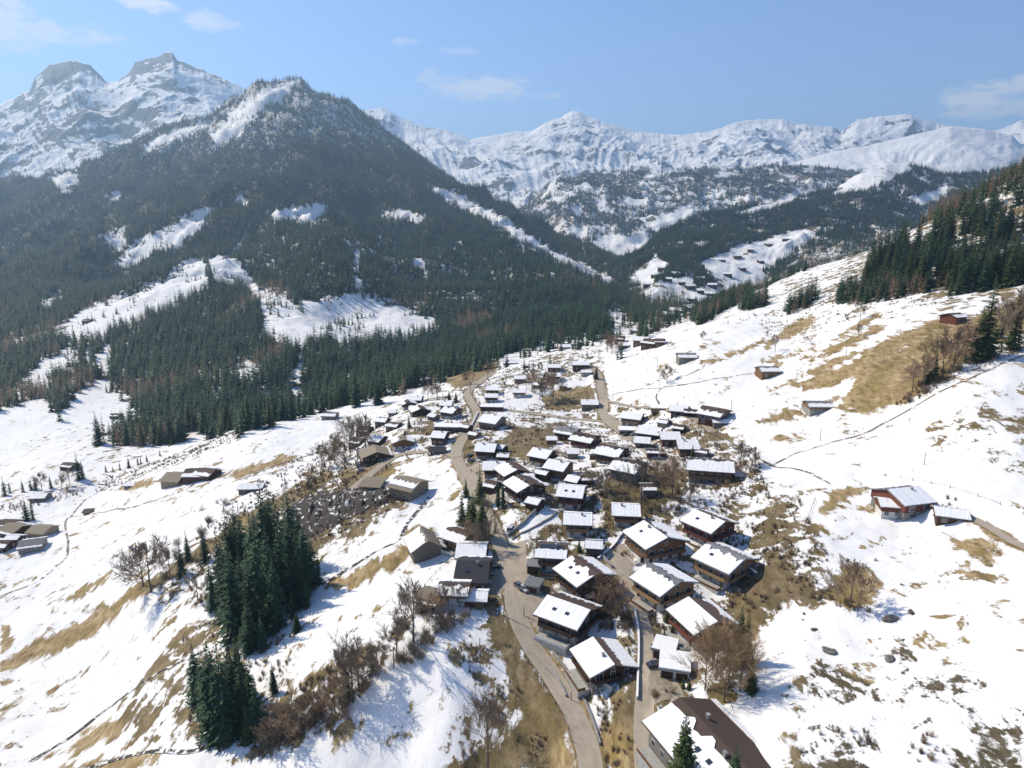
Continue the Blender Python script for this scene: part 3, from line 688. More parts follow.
# ------------------------------------------------------------------ trees
def spruce_crown(H, R, levels, k, seed, seg=3, blade=.34, droop=.25, thin=1.0, base=.06, tipfan=True):
    r = np.random.RandomState(seed); V = []; Fc = []
    prof = 1 + .22*fbm(np.linspace(0, 3, levels), np.zeros(levels)+seed*3.7, 2, seed)
    for i in range(levels):
        t = i/(levels-1.0); z0 = H*(base + (1-base)*t**.92); rr = R*((1-t)**.82)*(.78+.22*math.sin(min(1, (1-t)*1.3)*1.6))*prof[i] + .04*R
        kk = max(4, int(k*(.55+.45*(1-t))))
        off = r.uniform(0, 6.28)
        for j in range(kk):
            if r.rand() > thin: continue
            a = off + 6.283*(j+r.uniform(-.35, .35))/kk; L = rr*r.uniform(.62, 1.15); wv = L*blade*r.uniform(.7, 1.2)+.05*R
            ca, sa = math.cos(a), math.sin(a); b = len(V); zz = z0 + r.uniform(-.5, .5)*H/levels
            dr = droop*r.uniform(.6, 1.4)
            for q in range(seg+1):
                s = q/seg; x = .06*R*(1-s) + L*s; z = zz - L*dr*math.sin(s*2.2) + L*.12*s*s*(1 if t < .8 else 3) + L*.35*(t-.35)*s
                ww = wv*(.55+.9*s*(1-s)*2)*(1-s**3*.85)
                V.append((x*ca - ww*sa*.5, x*sa + ww*ca*.5, z - .22*ww)); V.append((x*ca + ww*sa*.5, x*sa - ww*ca*.5, z - .22*ww - r.uniform(0, .2)*ww))
                V.append((x*ca, x*sa, z + .05*ww))
            for q in range(seg):
                c = b+3*q; Fc += [(c, c+2, c+5, c+3), (c+2, c+1, c+4, c+5)]
            if tipfan and L > .25*R:      # side shoots
                for s_ in (-1, 1):
                    for q in (.45, .72):
                        x = L*q; d = L*.26*r.uniform(.6, 1.3); b2 = len(V); zq = zz - L*dr*math.sin(q*2.2)
                        aa = a + s_*r.uniform(.5, .95); cx, cy = x*ca, x*sa
                        V += [(cx, cy, zq), (cx+d*math.cos(aa)-.25*d*math.sin(aa), cy+d*math.sin(aa)+.25*d*math.cos(aa), zq-d*.35),
                              (cx+1.5*d*math.cos(aa), cy+1.5*d*math.sin(aa), zq-d*.55), (cx+d*math.cos(aa)+.25*d*math.sin(aa), cy+d*math.sin(aa)-.25*d*math.cos(aa), zq-d*.4)]
                        Fc.append((b2, b2+1, b2+2, b2+3))
    b = len(V); V += [(0,0,H*1.02), (.05*R,0,H*.93), (-.03*R,.05*R,H*.93), (-.03*R,-.05*R,H*.93)]; Fc += [(b, b+1, b+2, b+3)]
    return fast_mesh('crown', V, Fc)
def trunk_mesh(H, r0, lean=0, k=7):
    m = MB(); n_ = 5; p = [Vector((lean*math.sin(i*.9)*.02*H, lean*.015*H*math.cos(i*1.3), H*i/n_ - (.6 if i == 0 else 0))) for i in range(n_+1)]
    for i in range(n_): m.tube(p[i], p[i+1], r0*(1-i/n_*.9), r0*(1-(i+1)/n_*.9), k)
    return m.mesh('trunk')
def bare_tree(H, seed, spread=.5, depth=5, twig=.045, low=.25, first=6):
    """trunk mesh and crown (limbs and twigs) mesh"""
    r = random.Random(seed); tr = MB(); cr = MB()
    def grow(p, d, L, rad, lev):
        n_ = 3 if lev < 3 else 2; q = p.copy(); dd = d.copy()
        for i in range(n_):
            dd = (dd + Vector((r.uniform(-1,1), r.uniform(-1,1), r.uniform(-.3,.6)))*.14).normalized()
            e = q + dd*(L/n_); r1 = rad*(1-.28*(i+1)/n_)
            cr.tube(q, e, max(rad*(1-.28*i/n_), twig), max(r1, twig*.8), 4 if lev < 2 else 3)
            if lev < depth and i >= (0 if lev else 1):
                for _ in range(2 if lev < depth-1 else 3):
                    a = r.uniform(0, 6.28); ax = dd.orthogonal().normalized(); ax.rotate(Matrix.Rotation(a, 3, dd))
                    nd_ = (dd*math.cos(spread*1.1) + ax*math.sin(spread*1.1*r.uniform(.7, 1.2)) + Vector((0,0,.12))).normalized()
                    grow(e, nd_, L*r.uniform(.5, .68), max(r1*.55, twig*.25), lev+1)
            q = e
    r0 = H*.018+.05
    pts = [Vector((0,0,-.6))]
    for i in range(1, 8): pts.append(Vector((r.uniform(-1,1)*H*.012, r.uniform(-1,1)*H*.012, H*.8*i/7)))
    for i in range(7): tr.tube(pts[i], pts[i+1], r0*(1-i/7*.85), r0*(1-(i+1)/7*.85), 7)
    for i in range(first):
        t = low + (1-low)*i/(first-1); z = H*.8*t; a = i*2.4 + r.uniform(-.4, .4)
        L = H*(.36*(1-t)+.17)*r.uniform(.8, 1.2); up = .5+.7*t
        grow(Vector((0,0,z)), Vector((math.cos(a)*math.sin(spread*1.6), math.sin(a)*math.sin(spread*1.6), up)).normalized(), L, r0*.42*(1-.6*t), 1)
    return tr.mesh('trunk'), cr.mesh('crown')
def shrub_mesh(H, seed, stems=26, spread=.55):
    r = random.Random(seed); V = []; Fc = []
    def blade(a, b, w):
        d = (b-a).normalized(); s = d.orthogonal().normalized()*w; t = d.cross(s); k = len(V)
        V.extend([tuple(a-s), tuple(a+s*.5+t), tuple(b), tuple(a+s*.5-t)]); Fc.append((k, k+1, k+2, k+3))
        Fc.append((k+1, k, k+3, k+2))
    for i in range(stems):
        a = r.uniform(0, 6.28); o = Vector((r.gauss(0, .13)*H, r.gauss(0, .13)*H, -.15)); L = H*r.uniform(.55, 1.1)
        d = Vector((math.cos(a)*r.uniform(.1, spread), math.sin(a)*r.uniform(.1, spread), 1)).normalized()
        p = o
        for q in range(3):
            d = (d+Vector((r.uniform(-1,1), r.uniform(-1,1), 0))*.15).normalized(); e = p+d*L/3; blade(p, e, .035*H/3)
            for _ in range(4):
                dd = (d+Vector((r.uniform(-1,1), r.uniform(-1,1), r.uniform(-.2,.5)))*.8).normalized(); s = p+(e-p)*r.random(); e2 = s+dd*L*.32; blade(s, e2, .022*H/3)
                for _ in range(2): blade(s+(e2-s)*r.random(), e2+Vector((r.uniform(-1,1), r.uniform(-1,1), r.uniform(0,1)))*L*.16, .016*H/3)
            p = e
    return fast_mesh('shrub', V, Fc)
SPRUCE = []      # (trunk, crown) of unit spruces 20 m tall
for i in range(5):
    SPRUCE.append((trunk_mesh(19, .30), spruce_crown(20, (3.0,3.5,2.6,3.9,3.2)[i], (28,24,30,26,22)[i], 11, 100+i, thin=.86)))
WARM = [(trunk_mesh(19, .30), spruce_crown(20, 4.1, 30, 12, 120)), (trunk_mesh(19, .3), spruce_crown(20, 3.1, 30, 11, 121))]
LARCH = [bare_tree(18, 61+i, .42, 4, low=.12, first=11, twig=.03) for i in range(3)]
COLUMN = [(trunk_mesh(8, .16), spruce_crown(8.6, .95, 26, 10, 160, blade=.5, droop=-.5))]
BARE = [bare_tree(14, 11, .5, 4, twig=.035), bare_tree(12, 12, .62, 4), bare_tree(15, 13, .4, 4), bare_tree(10, 14, .6, 4, low=.15, first=7)]
BIG = [bare_tree(17, 21, .5, 4, first=9, low=.42, twig=.035)]
SHRUB = [shrub_mesh(3, 200+i) for i in range(4)]
for t_, c_ in SPRUCE: t_.materials.append(M['bark']); c_.materials.append(M['needle'])
for t_, c_ in WARM: t_.materials.append(M['bark']); c_.materials.append(M['needle_warm'])
for t_, c_ in COLUMN: t_.materials.append(M['bark']); c_.materials.append(M['needle'])
for t_, c_ in LARCH: t_.materials.append(M['bark']); c_.materials.append(M['larch'])
for i, (t_, c_) in enumerate(BARE+BIG): t_.materials.append(M['bark']); c_.materials.append(M['twig_red'] if i % 2 else M['twig'])
for i, m_ in enumerate(SHRUB): m_.materials.append(M['twig_red'] if i % 2 else M['twig'])
def plant(kind, pool, p, h, h0, label, cat, group=None, rz=None, i=None):
    t_, c_ = pool[random.randrange(len(pool)) if i is None else i % len(pool)]
    s = h/h0; e = empty(kind, p, random.uniform(0, 6.28) if rz is None else rz); w_ = random.uniform(.88, 1.12)
    e.scale = (s*w_, s*w_, s); tag(e, label, cat, group)
    link('trunk', t_, None, e); link('crown', c_, None, e); return e
ORD = ['first','second','third','fourth','fifth','sixth','seventh','eighth','ninth','tenth','eleventh','twelfth','thirteenth','fourteenth','fifteenth','sixteenth','seventeenth','eighteenth','nineteenth','twentieth']
def ordn(i):
    if i < 20: return ORD[i]
    n_ = i+1; return str(n_)+('th' if 10 < n_ % 100 < 20 else {1:'st',2:'nd',3:'rd'}.get(n_ % 10, 'th'))
def inpoly(u, v, P):
    c = False
    for i in range(len(P)):
        a = P[i]; b = P[i-1]
        if (a[1] > v) != (b[1] > v) and u < (b[0]-a[0])*(v-a[1])/(b[1]-a[1])+a[0]: c = not c
    return c
def hgt(px, p): return px*depth(p)/F*1.06
def row(items, kind, pool, h0, text, cat, group):
    """items: (u, v of the foot, height in photo pixels); labels count from the left"""
    for i, (u, v, hp) in enumerate(sorted(items)):
        p = hit(u, v); lab = text.replace('#', ordn(i))
        plant(kind, pool, p, hgt(hp, p), h0, lab, cat, group)
# the dark grove below the rocky bank
row([(222,600,74),(228,625,88),(236,640,102),(245,628,84),(254,641,98),(262,625,106),(271,612,90),(277,630,80),(284,606,100),(292,596,84),(299,606,66),(306,592,80),(313,586,56),(256,600,92),(245,583,80),(268,588,108),(280,578,84),(292,570,92),(301,572,66),(238,562,64),(256,556,52),(272,554,74),(287,548,48),(213,612,58),(232,592,88),(250,652,58),(263,650,40),(319,584,34),(307,608,30),(293,618,26)],
    'spruce', SPRUCE, 20, 'dark spruce in the dense grove below the rocky bank, # from its left', 'spruce', 'spruces of the dark grove')
row([(272,584,84),(236,585,70),(297,632,22)], 'spruce', WARM, 20, 'lighter green spruce among the dark ones of the grove, # from the left', 'spruce', 'spruces of the dark grove')
row([(198,702,62),(206,718,80),(216,732,96),(226,738,100),(236,726,86),(245,734,88),(252,716,64),(211,700,56),(232,708,72),(258,737,66)],
    'spruce', SPRUCE, 20, 'tall spruce of the cluster above the small stream, # from the left', 'spruce', 'spruces above the stream')
row([(240,700,66),(248,742,40)], 'spruce', WARM, 20, 'warm green spruce in the cluster above the stream, # from the left', 'spruce', 'spruces above the stream')
row([(274,694,34),(348,700,44),(372,672,38),(205,562,40),(188,560,30),(182,575,34)], 'spruce', SPRUCE, 20, 'small lone spruce on the slope around the groves, # from the left', 'spruce', 'single spruces on the lower slope')
# village evergreens
row([(480,503,38),(469,520,30),(473,536,44),(482,538,42),(462,526,36),(466,497,20)], 'spruce', WARM, 20, 'green conifer beside the main road bend, # from the left', 'spruce', 'conifers by the main road')
row([(498,509,32),(503,509,30)], 'cypress_like_conifer', COLUMN, 8.6, 'narrow dark columnar conifer at the road edge, # of the pair from the left', 'conifer', 'narrow conifers at the road')
row([(556,638,20),(561,640,22)], 'cypress_like_conifer', COLUMN, 8.6, 'slim dark columnar conifer in front of a white roofed chalet, # of two', 'conifer', 'slim conifers by the chalet')
row([(574,643,20),(667,622,18),(672,634,14),(684,612,14),(691,604,18),(692,462,18),(540,577,12),(579,552,16),(409,428,14),(449,402,12),(456,403,12),(596,379,14),(405,440,12),(524,470,8),(664,640,14),(689,690,14),(683,688,12)], 'spruce', WARM, 20, 'small garden conifer between the village houses, # from the left', 'spruce', 'garden conifers')
row([(681,800,96)], 'spruce', WARM, 20, 'bushy green spruce at the bottom edge left of the long chalet', 'spruce', None)
row([(733,794,56)], 'spruce', SPRUCE, 20, 'small pointed spruce in front of the long chalet at the bottom edge', 'spruce', None)
# larches beside the lower road
row([(705,690,40),(716,680,54),(728,690,58),(740,692,48),(712,670,40),(724,702,42)], 'larch', LARCH, 18, 'orange brown leafless larch in the clump right of the lower road, # from the left', 'larch', 'larches right of the lower road')
row([(745,666,56),(738,664,60),(750,692,40)], 'spruce', WARM, 20, 'green spruce at the back of the larch clump, # from the left', 'spruce', 'spruces of the larch clump')
# valley floor row on the left
row([(5,496,20),(10,493,13),(23,492,14),(31,490,12),(36,490,16),(51,488,14),(79,480,28),(83,479,20)], 'spruce', SPRUCE, 20, 'slender spruce in the row along the valley stream, # from the left', 'spruce', 'spruces along the valley stream')
row([(27,521,24),(33,520,22)], 'spruce', SPRUCE, 20, 'dark spruce above the farm cluster at the left edge, # of two', 'spruce', 'spruces above the farm')
row([(106,472,8),(120,470,9),(129,468,11),(138,465,9),(147,462,9),(160,456,7),(113,472,7),(141,464,8)], 'spruce', SPRUCE, 20, 'tiny spruce along the stream bank below the snow ridge, # from the left', 'spruce', 'small spruces on the stream bank')
# right hand stream row
row([(984,358,78),(976,361,52),(1012,350,58),(933,382,34),(927,384,24),(1000,338,26)], 'spruce', WARM, 20, 'tall loose conifer in the tree row above the right field, # from the left', 'spruce', 'conifers of the right tree row')
row([(806,308,24),(800,306,15),(712,320,14),(793,310,12)], 'spruce', SPRUCE, 20, 'dark spruce alone on the upper snow slope, # from the left', 'spruce', 'spruces on the upper snow slope')
# bare trees one by one
BT = [(476,556,30,'leafless tree among the conifers at the main road bend',0),(488,548,26,'thin leafless tree between conifers and main road',2),(468,548,26,'leafless tree left of the road bend conifers',1),(486,530,28,'leafless tree touching the road bend conifers',0),
 (488,775,78,'large leafless tree standing in the brown grass at the bottom edge',4),(414,642,52,'tall thin leafless tree beside the hedge below the village',2),(397,655,34,'thin leafless tree left of the tallest tree in the hedge',2),
 (151,592,48,'leafless tree with forked crown on the left grass band',1),(143,586,38,'slim leafless tree at the top of the left grass band',2),(850,606,44,'wide leafless bush tree on the brown patch of the right slope',3),(641,503,40,'leafless tall trunk beside the brown slope in the village',2),
 (672,498,36,'reddish leafless tree left of the large white roofed house',1),(605,618,34,'leafless tree between two snow roofed chalets',3),(615,612,34,'brown leafless tree right of the snow roofed chalet with dark gable',1),(598,606,30,'small leafless tree behind the chalet with black gable',3),
 (667,384,17,'round leafless tree alone on the open snowfield',3),(703,340,8,'small leafless tree on the snowfield above the barns',3),(670,350,8,'leafless tree behind the barn above the village',1),
 (935,378,36,'leafless tree beside conifers at the right field edge',1),(942,374,30,'slim leafless tree right of the dark conifer at the field edge',2),(954,366,34,'leafless tree in the middle of the right tree row',2),(965,362,36,'leafless tree left of the tall loose conifer',3),
 (1001,352,40,'leafless tree right of the tall loose conifer',2),(1009,348,44,'tall leafless tree near the right edge of the row',1),(1018,344,46,'tallest leafless tree at the right edge of the row',2),(1025,342,42,'leafless tree cut by the right edge',0),(912,392,26,'leafless tree at the lower left of the right tree row',1),(922,388,30,'second leafless tree from the left in the right tree row',3),
 (860,320,16,'leafless tree at the forest edge above the snow slope',0),(806,345,8,'small leafless tree on the striped slope',1),(775,352,14,'bare sapling beside the striped grass',2),(858,338,12,'bare tree with brown foot on the upper slope',2),
 (353,700,50,'pale leafless tree in the lower hedge, tallest of its clump',0),(346,690,44,'pale leafless tree at the left of the lower hedge clump',2),(359,690,48,'pale leafless tree at the right of the lower hedge clump',0),(335,712,36,'leafless tree at the lower end of the hedge',1),(378,676,30,'leafless tree in the middle of the lower hedge',1),
 (290,735,34,'grey leafless tree beside the cluster of spruces',0),(280,742,38,'grey leafless tree just right of the spruce cluster',1),(268,748,30,'leafless tree below the spruce cluster',3),(302,730,30,'leafless tree at the lower end of the hedge by the shadowed snow',0),(315,722,30,'leafless tree between hedge and shadowed snow',1),
 (350,452,30,'leafless tree at the village edge above the bank',2),(358,458,34,'tall leafless tree left of the big barn house',0),(345,470,26,'leafless tree on the bank left of the big barn',1),(335,462,26,'leafless tree in the hedge down from the village',3),(322,470,24,'leafless tree at the top of the long bank',1),(366,450,30,'second tall leafless tree left of the big barn',2),
 (70,486,16,'leafless tree between spruces on the valley stream',0),(42,490,16,'pale leafless tree in the valley stream row',1),(62,488,12,'small leafless tree in the valley stream row',3),(198,600,26,'thin leafless tree at the edge of the grove shadow',2),(170,575,24,'leafless tree left of the dark grove',2),
 (560,344,14,'brown leafless tree behind the house above the forest edge',1),(545,395,20,'leafless tree below the upper houses',1),(553,398,24,'leafless tree beside the double roofed houses',3),(532,392,18,'leafless tree between the upper houses',1),(540,399,16,'brown leafless tree above the curved field edge',3),
 (607,352,18,'leafless tree left of the distant dark houses',1),(612,354,16,'brown leafless tree in front of the distant houses',3),(470,384,12,'leafless tree beside the pole on the upper road',1),(488,380,16,'pale leafless tree above the upper road',0),(428,400,14,'leafless tree between roofs at the village top',1),(437,398,12,'small leafless tree at the village top',3),
 (596,490,18,'leafless tree beside the grey gabled house',3),(606,492,20,'brown leafless tree above the snowy lane',1),(588,486,14,'leafless tree left of the grey gabled house',1),(660,495,22,'leafless tree on the brown slope in the village middle',3),(740,468,24,'leafless tree right of the large white roofed house',1),(752,466,18,'leafless tree at the village edge by the footpath',3),
 (716,455,12,'tiny leafless tree by the house with the log pile',2),(745,480,18,'brown leafless tree below the large white roofed house',1),(690,500,16,'leafless tree in the rough ground under the large house',3),(432,618,24,'leafless tree behind the hedge near the dark roofed house',3),(445,612,24,'bare tree below the dark roofed house',1),(460,608,22,'bare tree between hedge and dark roofed house',2)]
for u, v, hp, lab, q in BT:
    p = hit(u, v); pool = BIG if q == 4 else BARE
    plant('leafless_tree', pool, p, hgt(hp, p), {0:14,1:12,2:15,3:10,4:17}[q], lab, 'tree', 'leafless trees', i=0 if q == 4 else q)
# ------------------------------------------------------------------ hedges and scrub: countable shrubs near, one undergrowth object for the rest
SHR = [  # outline, count, height m, words
 ([(260,738),(330,705),(400,655),(480,600),(486,606),(405,672),(340,722),(270,750)], 46, 3.4, 'brown leafless shrub in the long hedge below the village'),
 ([(290,490),(330,450),(352,462),(330,490),(300,500)], 22, 3.6, 'brown shrub on the bank between the village and the valley'),
 ([(200,500),(240,495),(220,560),(150,585),(170,545)], 20, 3.2, 'brown shrub on the slope left of the dark grove'),
 ([(905,395),(960,362),(1030,335),(1030,345),(960,373),(908,405)], 26, 3.0, 'brown shrub at the foot of the right tree row'),
 ([(640,470),(700,480),(750,465),(765,480),(720,510),(660,520),(640,500)], 30, 2.4, 'brown shrub on the rough ground below the large house'),
 ([(590,595),(620,590),(632,620),(622,650),(600,630)], 16, 2.8, 'brown shrub among the lower chalets'),
 ([(540,458),(600,478),(620,495),(590,500),(550,470)], 20, 2.2, 'brown shrub in the gardens of the middle village'),
 ([(388,585),(425,610),(460,620),(430,645),(400,640)], 18, 2.6, 'brown shrub on the rough ground below the dark roofed house'),
 ([(730,590),(780,540),(810,580),(790,610),(745,620)], 14, 1.6, 'low brown shrub on the grassy slope right of the chalets'),
 ([(650,690),(700,690),(710,720),(660,715)], 8, 1.8, 'brown shrub below the flat roofed garages'),
 ([(400,445),(450,395),(480,400),(470,440),(440,450)], 12, 1.9, 'brown shrub between the upper left roofs'),
 ([(500,385),(560,350),(565,395),(530,400)], 16, 2.6, 'brown shrub between the upper houses'),
 ([(480,440),(530,430),(540,470),(500,480)], 14, 1.8, 'brown shrub among the houses inside the road bend'),
 ([(530,520),(600,540),(590,570),(530,570)], 12, 1.9, 'brown shrub in the gardens above the parking bay'),
 ([(640,420),(700,430),(690,465),(650,460)], 12, 1.7, 'brown shrub around the east lane houses'),
]
for poly, cnt, hh, txt in SHR:
    us = [q[0] for q in poly]; vs = [q[1] for q in poly]; got = []
    rs = random.Random(cnt)
    while len(got) < cnt:
        u, v = rs.uniform(min(us), max(us)), rs.uniform(min(vs), max(vs))
        if inpoly(u, v, poly): got.append((u, v))
    for i, (u, v) in enumerate(sorted(got)):
        p = hit(u, v); o = link('shrub', SHRUB[rs.randrange(4)], None, None, p); s = hh/3*rs.uniform(.6, 1.25)
        o.scale = (s*1.2, s*1.2, s); o.rotation_euler = (0, 0, rs.uniform(0, 6.3)); tag(o, f'{txt}, {ordn(i)} from the left', 'shrub', txt.replace('shrub', 'shrubs', 1))
# ------------------------------------------------------------------ woods: every candidate tree, the nearest as things, the rest as one wood
SRC = bpy.data.collections.new('wood_source_trees')
def lowtree(name, H, R, lv, k, seed, mat, blade=.6):
    me = spruce_crown(H, R, lv, k, seed, seg=2, blade=blade, tipfan=False); me.materials.append(mat)
    o = bpy.data.objects.new(name, me); SRC.objects.link(o); return o
for i in range(5): lowtree('wood_a%d' % i, 20, 3.3+.3*i, 12, 8, 300+i, M['needle'])
lowtree('wood_b', 17, 3.4, 12, 9, 330, M['twig_red'], .22)
lowtree('wood_c', 16, 3.2, 12, 9, 331, M['needle_warm'])
SRC2 = bpy.data.collections.new('scrub_source_shrubs')
for i, m_ in enumerate(SHRUB): SRC2.objects.link(bpy.data.objects.new('scrub_%d' % i, m_))
def scatter(name, pts, sc_, pick, mats=None, src=None):
    me = bpy.data.meshes.new(name); me.vertices.add(len(pts)); me.vertices.foreach_set('co', np.asarray(pts, np.float32).ravel())
    a = me.attributes.new('size', 'FLOAT', 'POINT'); a.data.foreach_set('value', np.asarray(sc_, np.float32))
    a = me.attributes.new('pick', 'INT', 'POINT'); a.data.foreach_set('value', np.asarray(pick, np.int32))
    a = me.attributes.new('turn', 'FLOAT', 'POINT'); a.data.foreach_set('value', RNG.uniform(0, 6.28, len(pts)).astype(np.float32))
    o = link(name, me); g = bpy.data.node_groups.new(name, 'GeometryNodeTree')
    g.interface.new_socket('Geometry', in_out='INPUT', socket_type='NodeSocketGeometry'); g.interface.new_socket('Geometry', in_out='OUTPUT', socket_type='NodeSocketGeometry')
    gi = g.nodes.new('NodeGroupInput'); go = g.nodes.new('NodeGroupOutput'); L = g.links.new
    mp = g.nodes.new('GeometryNodeMeshToPoints'); ip = g.nodes.new('GeometryNodeInstanceOnPoints'); ci = g.nodes.new('GeometryNodeCollectionInfo')
    ci.inputs['Collection'].default_value = src or SRC; ci.inputs['Separate Children'].default_value = True; ci.inputs['Reset Children'].default_value = True
    def at(nm, t):
        q = g.nodes.new('GeometryNodeInputNamedAttribute'); q.data_type = t; q.inputs['Name'].default_value = nm
        return [s for s in q.outputs if s.enabled and s.name == 'Attribute'][0]
    L(gi.outputs[0], mp.inputs[0]); L(mp.outputs[0], ip.inputs['Points']); L(ci.outputs[0], ip.inputs['Instance']); ip.inputs['Pick Instance'].default_value = True
    L(at('pick', 'INT'), ip.inputs['Instance Index'])
    cx = g.nodes.new('ShaderNodeCombineXYZ'); L(at('turn', 'FLOAT'), cx.inputs['Z']); L(cx.outputs[0], ip.inputs['Rotation'])
    L(at('size', 'FLOAT'), ip.inputs['Scale']); L(ip.outputs[0], go.inputs[0])
    md = o.modifiers.new('scatter', 'NODES'); md.node_group = g
    return tag(o, kind='stuff')
RIGHTWOOD = [(862,286),(872,262),(898,235),(918,208),(945,190),(980,165),(1030,130),(1180,60),(1200,290),(1040,285),(1000,286),(962,300),(948,296),(925,292),(900,284),(880,292)]
RIGHTGAP = [(820,262),(870,242),(905,228),(935,226),(940,236),(900,250),(860,262),(830,280)]
def sample(nn, a0, a1, r0, r1, pw=2.0):
    az = RNG.uniform(a0, a1, nn); q = RNG.uniform(0, 1, nn); r = (r0**pw+q*(r1**pw-r0**pw))**(1/pw)
    x = r*np.sin(az); y = r*np.cos(az); return x, y, zat(x, y)
def inmask(U, V, polys, grow=0):
    o_ = np.full(U.shape, -60.0)
    for p in polys: o_ = np.maximum(o_, poly_sd(U, V, p))
    return o_
cand = []
for nn, r0, r1, hm_ in ((90000, 520, 1500, 26), (130000, 1500, 2800, 26), (120000, 2800, 4600, 27)):
    x, y, z = sample(nn, math.radians(-48), math.radians(14), r0, r1, 1.55)
    Uq, Vq, Dq = proj(x, y, z); sdq = inmask(Uq, Vq, OPEN)
    cl_ = noise(x/55, y/55, 77) + .5*noise(x/17, y/17, 78)
    edge = -wood_edge(x, y, Dq)*.8
    keep = (sdq < -.5+edge) & (Vq < 446) & (Uq < 705) & (cl_ > -.70) & ((Uq < 640) | (Vq > 240))
    crag = (Vq < 135) & (Uq > 205) & (Uq < 360); keep &= ~(crag & (cl_ < .05))
    h = hm_*RNG.uniform(.5, 1.2, nn)*(1+.25*cl_)
    gu = ((np.abs(noise(np.arctan2(x, y)*38, np.hypot(x, y)/S/420, 95)) < .05) & (Vq > 325) & (Vq < 425)) | ((np.abs(noise(np.arctan2(x, y)*30, np.hypot(x, y)/S/700, 96)) < .03) & (Vq > 235) & (Vq < 300) & (Uq > 230))
    keep &= ~gu
    cand.append(np.stack([x, y, z, h, Dq, Uq, Vq], 1)[keep])
# sparse trees standing in the open snow of the mountain
x, y, z = sample(30000, math.radians(-40), math.radians(10), 560, 4200, 1.6); Uq, Vq, Dq = proj(x, y, z)
sdq = inmask(Uq, Vq, OPEN); cl_ = noise(x/60, y/60, 91); keep = (sdq > 0) & (cl_ > .18) & (Vq < 380) & (Vq > 150)
keep |= (sdq > 0) & (Vq <= 150) & (noise(x/35, y/35, 92) > .05)
cand.append(np.stack([x, y, z, 15*RNG.uniform(.5, 1.2, len(x)), Dq, Uq, Vq], 1)[keep])
C1_ = np.concatenate(cand)
x, y, z = sample(110000, math.radians(13), math.radians(50), 300, 2600, 1.4); Uq, Vq, Dq = proj(x, y, z)
sdr = inmask(Uq, Vq, [RIGHTWOOD]); gap = inmask(Uq, Vq, [RIGHTGAP])
keep = (sdr > 0) & (gap < 0) & (noise(x/22, y/22, 66)+.5*noise(x/60, y/60, 67) > -.02)
kr = (Dq > 880) & (Uq > 705) & (Vq < 318) & (noise(x/70, y/70, 71) > -.35)
C4_ = np.stack([x, y, z, 20*RNG.uniform(.5, 1.2, len(x)), Dq, Uq, Vq], 1)[kr & ~keep]
C2_ = np.stack([x, y, z, 25*RNG.uniform(.5, 1.2, len(x)), Dq, Uq, Vq], 1)[keep]
def thin(Cc, step):
    k = {}; out = []
    for i, c in enumerate(Cc):
        s_ = step*(1 if c[4] < 1200 else 1.15 if c[4] < 2200 else 1.35); q = (int(c[0]//s_), int(c[1]//s_), int(s_*10))
        if q in k: continue
        k[q] = 1; out.append(i)
    return Cc[out]
C1_ = thin(C1_, 6.8); C2_ = thin(C2_, 5.6)
# band of trees along the crest of the near right hillside, brown and dark
crest = []
for u in np.arange(640, 960, 2.0):
    v = np.interp(u, [640,680,720,760,800,840,880,920,960], [330,312,296,276,262,246,232,214,192])
    for _ in range(6):
        uu, vv = u+random.uniform(-2, 2), v+random.uniform(-3, 11)
        p = hit(uu, vv)
        if depth(p) < 1400: crest.append((p.x, p.y, p.z, random.uniform(11, 22), depth(p), uu, vv))
x, y, z = sample(24000, math.radians(8), math.radians(34), 420, 1200, 1.4); Uq, Vq, Dq = proj(x, y, z)
CL = [[(690,318),(720,303),(750,292),(752,298),(722,312),(700,326)],[(738,308),(765,295),(768,306),(742,312)],[(782,312),(812,292),(818,300),(790,316)],[(827,302),(850,286),(875,285),(925,280),(930,292),(860,306)]]
keep = (inmask(Uq, Vq, CL) > 0); C3_ = np.stack([x, y, z, 15*RNG.uniform(.6, 1.25, len(x)), Dq, Uq, Vq], 1)[keep]; C3_ = thin(C3_, 4.6)
C4_ = thin(C4_, 9.0)
CR = np.concatenate([np.array(crest), C3_, C4_])
budget = 300 - sum(1 for o in bpy.data.objects if o.get('category') == 'spruce') - 6
def app(Cc): return Cc[:,3]/Cc[:,4]
vis1 = C1_[(C1_[:,5] > -10) & (C1_[:,5] < 1034)]; vis2 = C2_[(C2_[:,5] > -10) & (C2_[:,5] < 1034)]
allc = np.concatenate([vis1, vis2]); src = np.concatenate([np.zeros(len(vis1)), np.ones(len(vis2))])
def occluded(c):
    p = hit(c[5], c[6]-6); return depth(p) < c[4]*.9
order = np.argsort(-app(allc)); ind = []
for i in order:
    if len(ind) >= budget: break
    if not occluded(allc[i]): ind.append(i)
ind = np.array(ind); taken = set(map(tuple, np.round(allc[ind][:,:2], 2)))
ZONES = [(0,70,'far left'),(70,130,'left of the snowy lane'),(130,200,'right of the valley hut'),(200,270,'under the sloping meadow'),(270,340,'below the big open snowfield'),(340,420,'behind the snow ridge and stream'),(420,500,'behind the village top roofs'),(500,600,'behind the highest village houses'),(600,1024,'beyond the last houses of the village')]
def zone(c, s):
    if s: return 'in the right hillside wood, ' + ('left part' if c[5] < 900 else 'middle part' if c[5] < 965 else 'right part')
    for a, b, t in ZONES:
        if c[5] < b: return 'at the mountain foot ' + t
byz = {}
for i in ind: byz.setdefault(zone(allc[i], src[i]), []).append(i)
